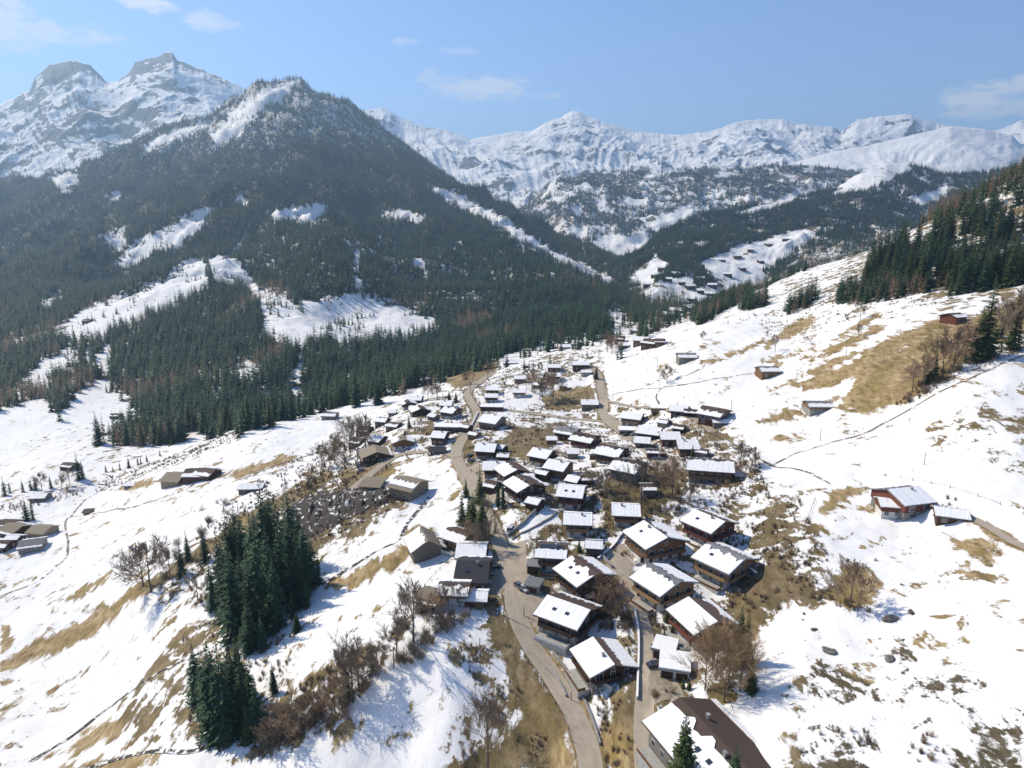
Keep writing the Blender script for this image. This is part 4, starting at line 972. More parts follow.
for zt, li in byz.items():
    for j, i in enumerate(sorted(li, key=lambda q: allc[q][5])):
        c = allc[i]; plant('spruce', SPRUCE if random.random() < (.45 if src[i] else .8) else WARM, Vector(c[:3]), c[3], 20, f'spruce {zt}, {ordn(j)} from the left', 'spruce', 'spruces at the front of the woods' if not src[i] else 'spruces of the right hillside wood')
rest = np.array([c for c in np.concatenate([C1_, C2_]) if tuple(np.round(c[:2], 2)) not in taken])
rn = RNG.uniform(0, 1, len(rest))
# patches of leafless wood near the foot
lf = noise(rest[:,0]/130, rest[:,1]/130, 55)
pick = np.where((lf > .38) & (rest[:,4] < 1500), np.where(rn < .6, 5, 6), np.where(rn < np.where(rest[:,0] > 150, .62, .10+.55*sstep(.05, .45, noise(rest[:,0]/260, rest[:,1]/260, 57))), 6, np.where((rn > .9) & (rest[:,0] > 150), 5, (rn*97).astype(int) % 5)))  # warm green patches by noise imitate lit ridges, darker picks the gullies
scatter('mountain_wood', rest[:,:3], rest[:,3]/20, pick)
scatter('hillside_wood', CR[:,:3], CR[:,3]/18, np.where(RNG.uniform(0, 1, len(CR)) < .4, 5, RNG.randint(0, 5, len(CR))))
SCRUB = [([(380,455),(460,385),(560,350),(600,355),(600,400),(700,420),(760,460),(770,500),(720,520),(790,580),(740,640),(700,700),(600,720),(560,640),(530,560),(470,470)], .22),
 ([(640,462),(760,460),(770,490),(700,525),(600,545),(590,490)], -.15), ([(745,520),(800,500),(830,560),(800,610),(740,600)], .0), ([(240,740),(300,680),(400,625),(490,590),(500,605),(405,680),(320,735),(260,760)], -.35),
 ([(286,525),(300,470),(350,430),(365,450),(400,470),(410,500),(350,530),(300,550)], -.45), ([(150,590),(240,490),(330,440),(340,460),(250,540),(200,610)], .05), ([(180,640),(240,600),(300,640),(270,700),(260,750),(190,750)], .0),
 ([(440,640),(510,600),(530,660),(570,740),(560,775),(440,775),(470,700)], .30), ([(600,690),(630,690),(640,775),(600,775)], .2), ([(780,775),(800,720),(900,740),(1030,700),(1030,775)], .42), ([(800,560),(880,560),(880,620),(790,620)], .15),
 ([(890,400),(960,365),(1030,330),(1030,350),(960,378),(900,410)], -.3), ([(380,600),(400,580),(470,600),(490,590),(440,640),(390,650)], -.2), ([(700,330),(860,280),(960,270),(960,300),(820,330),(720,345)], .35),
 ([(540,660),(575,700),(600,740),(604,770),(590,740),(560,690)], -.3), ([(0,505),(100,480),(185,452),(240,430),(240,438),(180,462),(100,492),(0,515)], -.25), ([(870,500),(900,490),(960,500),(940,525),(880,515)], .1)]
x, y, z = sample(60000, math.radians(-40), math.radians(40), 130, 620, 1.1); Uq, Vq, Dq = proj(x, y, z)
kz = np.zeros(len(x), bool); nz = noise(x/9, y/9, 140)+.5*noise(x/3, y/3, 141)
for P_, th_ in SCRUB: kz |= (poly_sd(Uq, Vq, P_) > 0) & (nz > th_)
kz &= dist_paths(x, y, PATHS.keys()) > .8
for P_ in CLEAN: kz &= poly_sd(Uq, Vq, P_) < 0
scatter('scrub', np.stack([x, y, z], 1)[kz], RNG.uniform(.16, .5, int(kz.sum())), RNG.randint(0, 4, int(kz.sum())), src=SRC2)
def hill_trees(H_, nn, polys, hgt_, dens, name, seed):
    X, Y, Z = H_['X'], H_['Y'], H_['Z']; nR = int((H_['T'] <= 0).sum())
    fi = (RNG.uniform(0, 1, nn)**.8)*(nR-1.01); fj = RNG.uniform(0, X.shape[1]-1.01, nn)
    x, y, z = bil(X, fi, fj), bil(Y, fi, fj), bil(Z, fi, fj); Uq, Vq, Dq = proj(x, y, z)
    keep = (inmask(Uq, Vq, polys) < -.5+1.5*noise(x/40, y/40, seed+2)) & (noise(x/150, y/150, seed)+.6*noise(x/45, y/45, seed+1) > dens) & (z > zat(x, y)-5)
    pts = np.stack([x, y, z], 1)[keep]
    return scatter(name, pts, hgt_/20*RNG.uniform(.6, 1.2, len(pts)), np.where(RNG.uniform(0, 1, len(pts)) < .08, 5, RNG.randint(0, 5, len(pts))))
hill_trees(hillA, 42000, H1SNOW, 20, -.6, 'far_wood', 500)
hill_trees(hillB, 60000, H2SNOW, 22, -.2, 'far_wood', 600)
# ------------------------------------------------------------------ houses
WALL = {'d':'wood_dark','m':'wood_mid','l':'wood_light','g':'wood_grey','t':'wood_tan','r':'wood_red','p':'plaster','s':'stone','c':'concrete'}
ROOF = {'b':'roof_brown','g':'roof_grey','t':'roof_tan','k':'roof_dark'}
def win_meshes(w, h):
    f = MB(); f.box(-w/2-.12, w/2+.12, -.07, .0, -h/2-.12, h/2+.12)
    g = MB(); g.box(-w/2, -.04, -.10, -.072, -h/2, h/2); g.box(.04, w/2, -.10, -.072, -h/2, h/2)
    return f.mesh('window'), g.mesh('pane')
WINS = {k: win_meshes(*k) for k in ((1.2, 1.3), (.9, 1.0), (1.9, 2.0))}
for f_, g_ in WINS.values(): f_.materials.append(M['frame']); g_.materials.append(M['glass'])
def put_win(parent, x, y, z, rz, size=(1.2, 1.3)):
    f_, g_ = WINS[size]; o = link('window', f_, None, parent, (x, y, z)); o.rotation_euler = (0, 0, rz)
    link('pane', g_, None, o)
def roof_pts(L, W, ov, ovg, eave, tanr, side):
    """corner points of one slope: eave a, eave b, ridge b, ridge a"""
    y = (W/2+ov)*side; ze = eave - ov*tanr; zr = eave + W/2*tanr
    return [(-L/2-ovg, y, ze), (L/2+ovg, y, ze), (L/2+ovg, 0, zr), (-L/2-ovg, 0, zr)]
def snow_sheet(mb, L, W, ov, ovg, eave, tanr, side, s0, s1, x0, x1, seed, th=.28, jag=.15):
    """snow lying on part of one slope; s runs eave 0 to ridge 1, x runs -1 to 1 along it"""
    r = random.Random(seed); y0 = (W/2+ov)*side; ze = eave-ov*tanr; zr = eave+W/2*tanr; X = L/2+ovg-.12
    def P(x, s): return (x*X, y0*(1-s), ze+(zr-ze)*s+.26)
    n_ = 21; wv = [r.gauss(0, 1) for _ in range(9)]; wvf = lambda x: sum(wv[k]*math.sin((k+1.3)*x*2.1+k)*.5/(1+.35*k) for k in range(9))
    lo = [(x0+(x1-x0)*i/(n_-1), s0+(r.uniform(0, jag*.4) if s0 > .05 else .012)) for i in range(n_)]
    hi = [(x0+(x1-x0)*i/(n_-1)+(r.uniform(-.03, .03) if 0 < i < n_-1 else 0), min(.99, max(s0+.15, s1-(jag*(.5+.6*wvf((x0+(x1-x0)*i/(n_-1))*2)) if s1 < .97 else 0)))) for i in range(n_)]
    b = len(mb.v); N = (0, side*tanr, 1); q = 1/math.sqrt(1+tanr*tanr)
    for (xa, sa), (xb, sb) in zip(lo, hi):
        for (xx, ss) in ((xa, sa), (xb, max(sb, sa+.05))):
            p = P(xx, ss); mb.v.append(p); t = th*r.uniform(.8, 1.15)
            mb.v.append((p[0]*(.99), p[1]+N[1]*q*t*.6, p[2]+q*t))
    for i in range(n_-1):
        c = b+4*i; d = c+4
        mb.f += [(c+1, d+1, d+3, c+3), (c, c+1, c+3, c+2) if i == 0 else (c, d, d+1, c+1), (c, d, d+1, c+1), (c+2, c+3, d+3, d+2)]
    c = b+4*(n_-1); mb.f += [(c, c+2, c+3, c+1), (b, b+1, b+3, b+2)]
def chalet(cat, name, label, A, B, W, eave, walls='pd', roof='b', near_snow=1.0, far_snow=.6, chim=1, detail=2, gapx=0, balc=True, slope=19, skyl=0, solar=False, group=None, Lmin=8, Lmax=22, annex=None, ov=1.3):
    tanr = math.tan(math.radians(slope)); d = B-A; L0 = math.hypot(d.x, d.y); L = min(max(L0-1.6, Lmin), Lmax); W = W*1.22; rz = math.atan2(d.y, d.x)
    c = (A+B)/2; ca, sa = math.cos(rz), math.sin(rz)
    zs = [float(zat(c.x+ca*sx*L/2-sa*sy*W/2, c.y+sa*sx*L/2+ca*sy*W/2)) for sx in (-1, 1) for sy in (-1, 1)]
    zg = float(zat(c.x, c.y)); zb = min(zs); z0 = min(zg, (sum(zs)/4+zb)/2); drop = z0-zb+.6
    t = empty(name, (c.x, c.y, z0), rz); tag(t, label, cat, group)
    seed = sum(map(ord, label)) % 9999; r = random.Random(seed)
    base = 2.5 if walls[0] != walls[1] else 0; pr = .12
    if base:
        MB().box(-L/2+.1, L/2-.1, -W/2+.1, W/2-.1, -drop, base).build('base_wall', M[WALL[walls[0]]], t)
    m = MB(); z1 = base if base else -drop; zr = eave+W/2*tanr; x = L/2+(pr if base else 0)
    ww = W/2+(pr if base else 0); ze = eave-(ww-W/2)*tanr
    vs = [(-x,-ww,z1),(x,-ww,z1),(x,ww,z1),(-x,ww,z1),(-x,-ww,ze),(x,-ww,ze),(x,ww,ze),(-x,ww,ze),(-x,0,zr),(x,0,zr)]
    m.add(vs, [(0,3,2,1),(0,1,5,4),(2,3,7,6),(1,2,6,9,5),(3,0,4,8,7),(4,5,9,8),(6,7,8,9)])
    m.build('wall', M[WALL[walls[1]]], t)
    rm = MB(); n_ = math.sqrt(1+tanr*tanr)
    for sd in (-1, 1):
        pts = roof_pts(L, W, ov, ov, eave+.02, tanr, sd); pts = pts if sd < 0 else pts[::-1]; rm.slab(pts, .24)
    ro = rm.build('roof', M[ROOF[roof]], t)
    if near_snow or far_snow:
        sm = MB()
        if near_snow:
            x1 = 1.0-gapx; k0 = 0.0 if near_snow > 0 else .25; snow_sheet(sm, L, W, ov, ov, eave+.02, tanr, -1, k0, abs(near_snow), -1.0, x1, seed)
        if far_snow:
            snow_sheet(sm, L, W, ov, ov, eave+.02, tanr, 1, .0, far_snow, -1.0, 1.0-gapx*.3, seed+3)
        sm.build('snow_cover', M['snow'], ro)
    if detail > 1 and cat != 'garage' and W > 8:
        tm = MB().box(-L/2+.5, L/2-1, -W/2-3.4, -W/2-.2, -drop-1.2, .10).build('terrace', M['concrete'], t)
        rl = MB().box(-L/2+.5, L/2-1, -W/2-3.39, -W/2-3.3, .102, .9); rl.box(L/2-1.1, L/2-1.01, -W/2-3.29, -W/2-1.3, .102, .9)
        rl.build('parapet', M['wood_mid' if seed % 2 else 'plaster'], tm)
    if chim:
        for q in range(chim):
            cx = L*(.18 if q == 0 else -.25)*(1 if seed % 2 else -1); cy = -W*.1 if q == 0 else W*.12
            top = zr-abs(cy)*tanr+1.3; cm = MB().box(cx-.35, cx+.35, cy-.3, cy+.3, top-2.0, top).build('chimney', M['stone'], ro)
            if detail > 1: MB().box(cx-.45, cx+.45, cy-.4, cy+.4, top+.003, top+.12).build('chimney_cap', M['metal'], ro)
    for q in range(skyl):
        xx = (-L*.2, L*.15, 0)[q]; s = .5; y0 = -(W/2+ov)*(1-s); z = eave-ov*tanr+(zr-eave+ov*tanr)*s+.60
        k = Matrix.Rotation(math.radians(slope), 4, 'X'); mb = MB().box(-.6, .6, -.55, .55, -.15, .05); o = mb.build('skylight', M['glass'], ro, (xx, y0, z)); o.rotation_euler = (math.radians(slope), 0, 0)
    if solar:
        o = MB().box(-L*.44, L*.44, -.9, .9, 0, .08).build('solar_panel', M['glass'], ro, (0, -W*.12, zr-W*.12*tanr+.42)); o.rotation_euler = (math.radians(slope), 0, 0)
    if detail:
        zz = [1.3, 3.9] if base and eave > 4.6 else [min(1.9, eave-1.2)]
        for k, z in enumerate(zz):
            po = ww+.0 if z > base else W/2-.1; px = x if z > base else L/2-.1
            nx = max(2, int(L/3.4)) if detail > 1 else 2
            for i in range(nx):
                put_win(t, -L/2+L*(i+.5)/nx, -po, z, 0, (1.2, 1.3) if detail > 1 else (1.9, 2.0) if k and detail == 1 else (1.2, 1.3))
            ny = max(2, int(W/3.6))
            for i in range(ny): put_win(t, px, -W/2+W*(i+.5)/ny, z, math.pi/2, (1.9, 2.0) if (k and i == 0 and detail > 1) else (1.2, 1.3))
            if detail > 1: put_win(t, -px, 0, z, -math.pi/2)
        if detail > 1 and zr > 6.2: put_win(t, x, 0, eave+.25, math.pi/2, (.9, 1.0))
        if detail > 1 and base:
            dm = MB().box(-.5, .5, -.08, 0, 0, 2.05).build('door', M['wood_mid'], t, (L*.32, -W/2+.1, .05)); MB().box(.34, .42, -.14, -.082, .95, 1.05).build('handle', M['metal'], dm)
        if balc and base and detail:
            def balcony(x0, x1, y0, y1, rail):
                bm = MB().box(x0, x1, y0, y1, base+.10, base+.25).build('balcony', M[WALL[walls[1]]], t); rb = MB()
                for (a, b_) in rail:
                    rb.box(min(a[0], b_[0])-.04, max(a[0], b_[0])+.04, min(a[1], b_[1])-.04, max(a[1], b_[1])+.04, base+.27, base+1.25)
                rb.build('railing', M[WALL[walls[1]]], bm)
            balcony(x+.003, x+1.15, -W/2+.4, W/2-.4, [((x+1.1, -W/2+.4), (x+1.1, W/2-.4))])
            if detail > 1: balcony(-L/2+.5, L/2-.5, -ww-1.2, -ww-.003, [((-L/2+.5, -ww-1.15), (L/2-.5, -ww-1.15)), ((-L/2+.54, -ww-1.1), (-L/2+.54, -ww-.2))])
    return t
def house(ax, ay, bx, by, W, eave, label, cat='chalet', **kw):
    hr = eave+W/2*math.tan(math.radians(kw.get('slope', 19)))+.3
    A, B = hitz(ax, ay, hr), hitz(bx, by, hr)
    # far houses: one pixel is metres of depth, so share the depth of the middle and turn by hand
    turn = kw.pop('turn', None); LL = kw.pop('L', None)
    if turn is not None:
        c = hitz((ax+bx)/2, (ay+by)/2, hr); l = (LL or abs(bx-ax)*depth(c)/F+(2.6 if LL else 0))/2; t = math.radians(turn)
        A = c-Vector((math.cos(t)*l, math.sin(t)*l, 0)); B = c+Vector((math.cos(t)*l, math.sin(t)*l, 0))
    elif LL:
        c = (A+B)/2; d = (B-A).normalized()*(LL/2+1.3); A, B = c-d, c+d
    nm = {'chalet':'chalet','barn':'barn','shed':'shed','garage':'garage','hut':'hut','house':'house','farmhouse':'farmhouse'}[cat]
    H_FOOT.append(((A+B)/2, W))
    return chalet(cat, nm, label, A, B, W, eave, **kw)
H_FOOT = []
# near chalets, each outlined by the two ends of its ridge in the photograph
house(596.5,638.5,612,656.5, 9.4,5.0,'low chalet with white left roof and nearly black gable between the two roads', walls='sd', near_snow=.99, far_snow=.72, skyl=0, Lmin=10.5)
house(555,594,582.6,607, 10.5,5.6,'dark chalet with fully white roof and red balcony beside the main road', walls='sd', near_snow=.99, far_snow=.3, chim=0, skyl=2, Lmin=12)
house(578,557.5,592.5,570, 10.5,5.6,'brown chalet with two skylights and an exposed red brown ridge strip', walls='pd', near_snow=.9, far_snow=.7, chim=0, skyl=2, Lmin=11)
house(648.8,524.4,664,535, 12,6.2,'large chalet with wide light wooden gable on white base above the parking deck', walls='pm', near_snow=.97, far_snow=.9, skyl=1, Lmin=12)
house(701,511,719,519.5, 10.5,6.0,'reddish brown chalet with white roof at the edge of the snowy slope', walls='pr', near_snow=.97, far_snow=.5, skyl=1, Lmin=11)
house(714.7,544,738,555, 11.5,6.0,'big light wood chalet with grey ridge strip, highest on the right side', walls='cl', near_snow=.9, far_snow=.55, roof='g', chim=0, skyl=1, Lmin=12)
house(656,565,673,578.5, 11,5.8,'light wooden chalet with lit gable windows right of the lower road', walls='pl', near_snow=.86, far_snow=.9, roof='g', chim=1, Lmin=11)
house(692.5,602.5,714,617, 10,5.6,'chalet with red balconies, white left roof and brown right roof behind the larches', walls='pr', near_snow=.99, far_snow=.35, chim=0, Lmin=11)
house(692,704,750,748, 14,5.6,'long chalet with bare brown right roof and snow patched left roof at the bottom edge', walls='gg', near_snow=.88, far_snow=.12, chim=2, skyl=3, Lmin=24, Lmax=30, gapx=.12)
house(559,484,584.5,488.5, 9.5,5.4,'red brown chalet on white base with clean white roof in the middle of the village', walls='pr', near_snow=.99, far_snow=.9, chim=0, skyl=2, turn=-14)
house(566.5,513,589.5,515, 7.5,5.2,'small brown chalet on white base with skylight, below the red brown one', walls='pm', near_snow=.99, far_snow=.9, chim=1, turn=-6)
house(612.5,504.5,639,506, 8,5.0,'brown chalet with white base and white roof beside the tall leafless trunk', walls='pm', near_snow=.99, far_snow=.9, chim=1, turn=-6)
house(541,543,563,546, 8,5.4,'brown chalet with solar panels along its ridge near the main road', walls='pm', near_snow=.7, far_snow=.2, chim=1, solar=True, turn=-8)
house(518.5,474.8,532,481.5, 10,5.4,'black brown chalet with white base and snow patched roof above a snowy lawn', walls='pd', near_snow=.85, far_snow=.3, chim=1, Lmin=10)
house(508,463,518,467.5, 9,4.6,'dark chalet with white roof between a flat snow roof and the road', walls='dd', near_snow=.95, far_snow=.2, chim=1, Lmin=9)
house(485,461,502.5,460.5, 8,4.4,'grey house with plain white roof sloping towards the road', walls='sd', near_snow=.99, far_snow=.9, chim=1, turn=0, cat='house')
house(479,442.5,494.5,444.5, 9,4.8,'dark chalet with white roof on the road bend, cars in front', walls='sd', near_snow=.97, far_snow=.3, chim=1, turn=-10)
house(485,413.7,500,417, 11,4.6,'grey gabled barn house with white roof inside the road bend', walls='rg', near_snow=.99, far_snow=.9, chim=0, turn=-28, L=12, cat='barn', balc=False)
house(538,448,548,451.5, 9,4.8,'dark brown chalet with square white roof at the brown meadow', walls='pd', near_snow=.97, far_snow=.2, turn=-30, L=9.5)
house(553.7,458.3,565,463, 9,4.8,'brown house with white roof above the shaded snow lawn', walls='mm', near_snow=.97, far_snow=.3, turn=-30, L=9.5, cat='house')
house(562.5,425,574,430, 9,4.8,'chalet with grey roof and a white strip of snow along its eave', walls='rd', near_snow=.38, far_snow=.2, roof='g', turn=-30, L=12)
house(579,431.5,592.5,437.5, 10,5.2,'dark red chalet with half bare roof left of the upper road', walls='pr', near_snow=.62, far_snow=0, turn=-33, L=12)
house(607,443.6,618,447.5, 11,5.2,'almost black chalet with snow patched roof beside the upper road', walls='pd', near_snow=.82, far_snow=.1, turn=-33, L=12)
house(622.8,457.3,636,461.5, 12,5.0,'broad house with large grey wooden gable and white left roof', walls='gg', near_snow=.8, far_snow=.1, turn=-33, L=12, cat='house')
house(696,457,723.5,462, 12,6.0,'large house with patched white roof and tall white base above rough ground', walls='sm', near_snow=.9, far_snow=.6, chim=2, turn=-12, L=19, cat='house')
house(710,405,719.5,410.5, 12,5.2,'big grey gabled farmhouse with brown roof and red side porch', walls='rg', near_snow=.55, far_snow=.2, turn=-40, L=13, cat='farmhouse', detail=1)
house(677,440.5,697,440.5, 10,4.4,'dark house with wide white roof sloping down to the small green conifer', walls='md', near_snow=.99, far_snow=.9, turn=-4, cat='house')
house(660,431.5,679,431.5, 9,4.2,'dark house with smooth white roof above the broad white roofed one', walls='dd', near_snow=.99, far_snow=.9, turn=-4, cat='house', chim=0)
house(644,424,657,427, 10,4.8,'dark chalet with white roof below the light wooden one', walls='md', near_snow=.97, far_snow=.3, turn=-25, L=12, chim=0)
house(637,437,648,438, 7,3.4,'small dark garage house with white roof beside the upper road', walls='dd', near_snow=.97, far_snow=.4, turn=-14, chim=0, cat='garage', detail=1, Lmin=6)
house(626,409.5,640,413, 10,5.0,'warm brown wooden chalet at the road fork with white left roof', walls='pl', near_snow=.97, far_snow=.5, turn=-24, L=12, chim=0)
house(672,401.5,687,404, 9,4.2,'dark low chalet with white roof beside the log shed on the east lane', walls='dd', near_snow=.97, far_snow=.5, turn=-18, chim=0, detail=1)
house(688,408,694,410, 5,2.6,'tiny dark shed at the right end of the low chalet on the east lane', walls='dd', near_snow=.4, far_snow=.3, turn=-18, chim=0, cat='shed', detail=0, Lmin=5)
house(654.5,405.3,661,405.3, 4,2.4,'tiny double shed beside the footpath on the east lane', walls='dd', near_snow=0, far_snow=0, turn=-2, chim=0, cat='shed', detail=0, Lmin=6)
# lower left of the main road
house(422,537,427,531, 8.5,4.6,'grey plastered barn with pointed gable beside the green bank', walls='gg', near_snow=.3, far_snow=.96, roof='t', chim=0, cat='barn', turn=110, L=12, slope=32, detail=1)
house(455,527,463,531.5, 7,4.0,'small brown cottage with a square of snow on its left roof', walls='mm', near_snow=.8, far_snow=.1, chim=0, turn=-35, L=8, cat='house')
house(460,542.5,484,543.5, 8.5,4.8,'house with brown band under a plain white roof left of the main road', walls='pm', near_snow=.99, far_snow=.9, chim=0, turn=-3, cat='house')
house(458,560,489,560.5, 12,4.0,'wide house with black tiled roof and one patch of snow', walls='pm', near_snow=0, far_snow=.3, roof='k', chim=1, turn=-4, cat='house', skyl=1)
house(448,582,461,582.5, 6,4.0,'small white extension with snowy roof in front of the black roofed house', walls='pm', near_snow=.8, far_snow=.8, chim=0, turn=-4, cat='house', detail=1, Lmin=7)
house(468,591,481,591.5, 4,2.4,'lean shed with white roof below the black roofed house', walls='dd', near_snow=.99, far_snow=.9, chim=0, turn=-4, cat='shed', detail=0, Lmin=6)
house(426,589,436,592, 6,2.8,'small shed with reddish roof on rough ground below the snow slope', walls='dd', near_snow=.2, far_snow=.2, roof='t', chim=0, turn=-25, cat='shed', detail=0, Lmin=6)
house(404.5,476.5,413,480.5, 10.5,5.4,'tan wooden barn house with snow patch on its brown roof above the cliff', walls='tt', near_snow=-.75, far_snow=.0, roof='t', chim=0, turn=-30, L=13, cat='barn', detail=1)
house(363,478,384,482, 9,3.0,'long low brown shed joined to the tan barn house', walls='tt', near_snow=0, far_snow=0, roof='t', chim=0, turn=-8, cat='shed', detail=1, slope=8)
house(373.5,442,377,449.5, 12,6.0,'big brown chalet with wide gable and white annex roofs at its foot', walls='sd', near_snow=0, far_snow=.15, roof='t', chim=0, turn=-72, L=13)
house(360,457,376,457.5, 4,2.8,'long annex with pale blue snow roof in front of the big brown chalet', walls='ss', near_snow=.99, far_snow=.9, chim=0, turn=4, cat='shed', detail=0, slope=10)
# village top left, rows of small roofs
TOP = [
 (424,379.8,431,378.3,9,4.4,'grey gabled house alone at the top edge before the wood',dict(walls='gg',turn=-62,L=9,near_snow=.95,far_snow=.95)),
 (406,402,411,399.5,8,4.4,'dark house with blue white base at the village edge',dict(walls='pd',turn=-70,L=9,near_snow=.6,far_snow=.95)),
 (417.6,408.5,423,406,10,4.6,'dark brown chalet with broad shaded gable in the upper left rows',dict(walls='dd',turn=-70,L=10,near_snow=.9,far_snow=.6)),
 (447,406.5,456,408,10,4.8,'dark chalet with white base behind the long flat garage',dict(walls='pd',turn=-28,L=10,near_snow=.95,far_snow=.2)),
 (433,431,447.5,431.8,9,4.2,'chalet with wide white roof and brown eave wall by the yard lane',dict(walls='md',turn=-12,near_snow=.99,far_snow=.2)),
 (401,437,404,433,9,4.6,'brown gabled chalet with white base facing the yard lane',dict(walls='pm',turn=-76,L=9,near_snow=.7,far_snow=.7,roof='t')),
 (374,433.5,382,435,9,4.4,'red brown chalet with white left roof left of the brown gabled one',dict(walls='pr',turn=-24,L=9,near_snow=.97,far_snow=.3)),
 (378,416,387,416.5,8,4.0,'low dark house with thin white roof at the left village edge',dict(walls='dd',turn=-14,near_snow=.9,far_snow=.3)),
 (359,425,371,425.5,9,4.2,'brown house with darker roof at the outermost left of the village',dict(walls='dd',turn=-20,near_snow=.35,far_snow=.3,roof='b')),
 (352,436,362,437,8,4.0,'brown house behind leafless trees at the left village edge',dict(walls='mm',turn=-18,near_snow=.3,far_snow=.3)),
 (390,421,398,421.5,7,3.6,'small dark house with patchy roof between two lanes',dict(walls='dd',turn=-20,near_snow=.6,far_snow=.4)),
 (408,396,423,396.3,9,4.0,'house whose white roof merges with the snow field behind it',dict(walls='dd',turn=-6,near_snow=.99,far_snow=.9)),
 (441,401,453,401.3,9,4.0,'pale house with white roof behind the dark garden conifers',dict(walls='mm',turn=-6,near_snow=.99,far_snow=.9)),
 (409,406,424,406.2,5,3.0,'narrow pink brown annex with white roof in the upper left rows',dict(walls='rr',turn=-4,near_snow=.99,far_snow=.9)),
 (486,386.3,499,386.8,7,4.0,'upper of two stacked white roofs above the terrace',dict(walls='dd',turn=-3,near_snow=.99,far_snow=.9)),
 (484.5,393.5,498.5,394,7,4.2,'lower of two stacked white roofs, over the dark terrace',dict(walls='pd',turn=-3,near_snow=.99,far_snow=.9)),
 (514,375.3,527,376,7,3.8,'small brown house with white roof above its twin',dict(walls='mm',turn=-3,near_snow=.99,far_snow=.9)),
 (512.5,388.5,526.5,389.2,8,4.0,'brown house with white roof below the small one and above the curved field',dict(walls='pm',turn=-3,near_snow=.99,far_snow=.9)),
 (547,364.3,561,364.5,8,4.2,'upper brown house of a pair left of the scrub trees',dict(walls='mm',turn=-2,near_snow=.99,far_snow=.9)),
 (546,373,561,373.3,8,4.6,'lower brown house of the pair with long white roof',dict(walls='pm',turn=-2,near_snow=.99,far_snow=.9)),
 (558,345.8,571,345.8,9,5.0,'tan house with white roof standing before the dark wood',dict(walls='tt',turn=0,near_snow=.99,far_snow=.9)),
 (503,360.5,517,359.8,9,3.2,'low house with snow covered roof tucked behind the field crest',dict(walls='dd',turn=6,near_snow=.95,far_snow=.9)),
 (572,360.6,589,360.8,9,5.0,'dark house with long white roof beside the upper road',dict(walls='dd',turn=0,near_snow=.99,far_snow=.9)),
 (581,369.5,591,369.8,5,2.8,'small white roofed garage below the dark house on the upper road',dict(walls='cc',turn=0,near_snow=.99,far_snow=.9)),
 (636,336,647,335.5,11,5.0,'brown chalet with white roof left in the distant dark group',dict(walls='mm',turn=-20,L=13,near_snow=.97,far_snow=.3)),
 (649,336.5,655,337.5,12,5.0,'blackish barn in the middle of the distant dark group',dict(walls='dd',turn=-40,L=13,near_snow=.4,far_snow=.2)),
 (656,338,664,338,9,4.6,'brown barn at the right end of the distant dark group',dict(walls='rr',turn=-10,near_snow=.2,far_snow=.2)),
 (616,336.5,624,336.5,10,5.0,'brown house behind scrub left of the distant dark group',dict(walls='dd',turn=-20,near_snow=.3,far_snow=.4)),
 (619,341.5,627,341.8,9,4.0,'low house with white roof in front of the brown one in the distance',dict(walls='dd',turn=-10,near_snow=.97,far_snow=.4)),
 (641,325.5,649,325.5,11,4.4,'distant house with white roof at the valley road',dict(walls='mm',turn=-5,near_snow=.97,far_snow=.6)),
 (630,329,637,329,9,4.4,'small distant house with white roof left of the valley road',dict(walls='tt',turn=0,near_snow=.97,far_snow=.6)),
 (645,329,653,331,10,4.6,'distant brown house with dark gable beside the valley road',dict(walls='dd',turn=-30,L=12,near_snow=.8,far_snow=.3)),
 (595.5,335.5,602,335.5,10,3.6,'flat looking pale house alone before the wood',dict(walls='cc',turn=0,near_snow=.97,far_snow=.6)),
 (581,400,598,400,9,4.4,'grey barn with white roof inside the loop of the road',dict(walls='gg',turn=-3,L=12,near_snow=.99,far_snow=.9,roof='g')),
 (434,446,443,446.5,6,2.6,'dark open shed beside the yard lane',dict(walls='dd',turn=-6,near_snow=0,far_snow=0,roof='k')),
]
for a, b_, c, d_, W_, e_, lb, kw in TOP:
    lab = lb; cat = 'barn' if ' barn' in lb else 'garage' if 'garage' in lb else 'shed' if ' shed' in lb else 'chalet' if 'chalet' in lb else 'house'
    far_ = b_ < 372; house(a, b_, c, d_, W_, e_, lab, cat=cat, detail=1, chim=0 if far_ or W_ < 8 else 1, balc=False, Lmin=7, ov=.9, **kw)
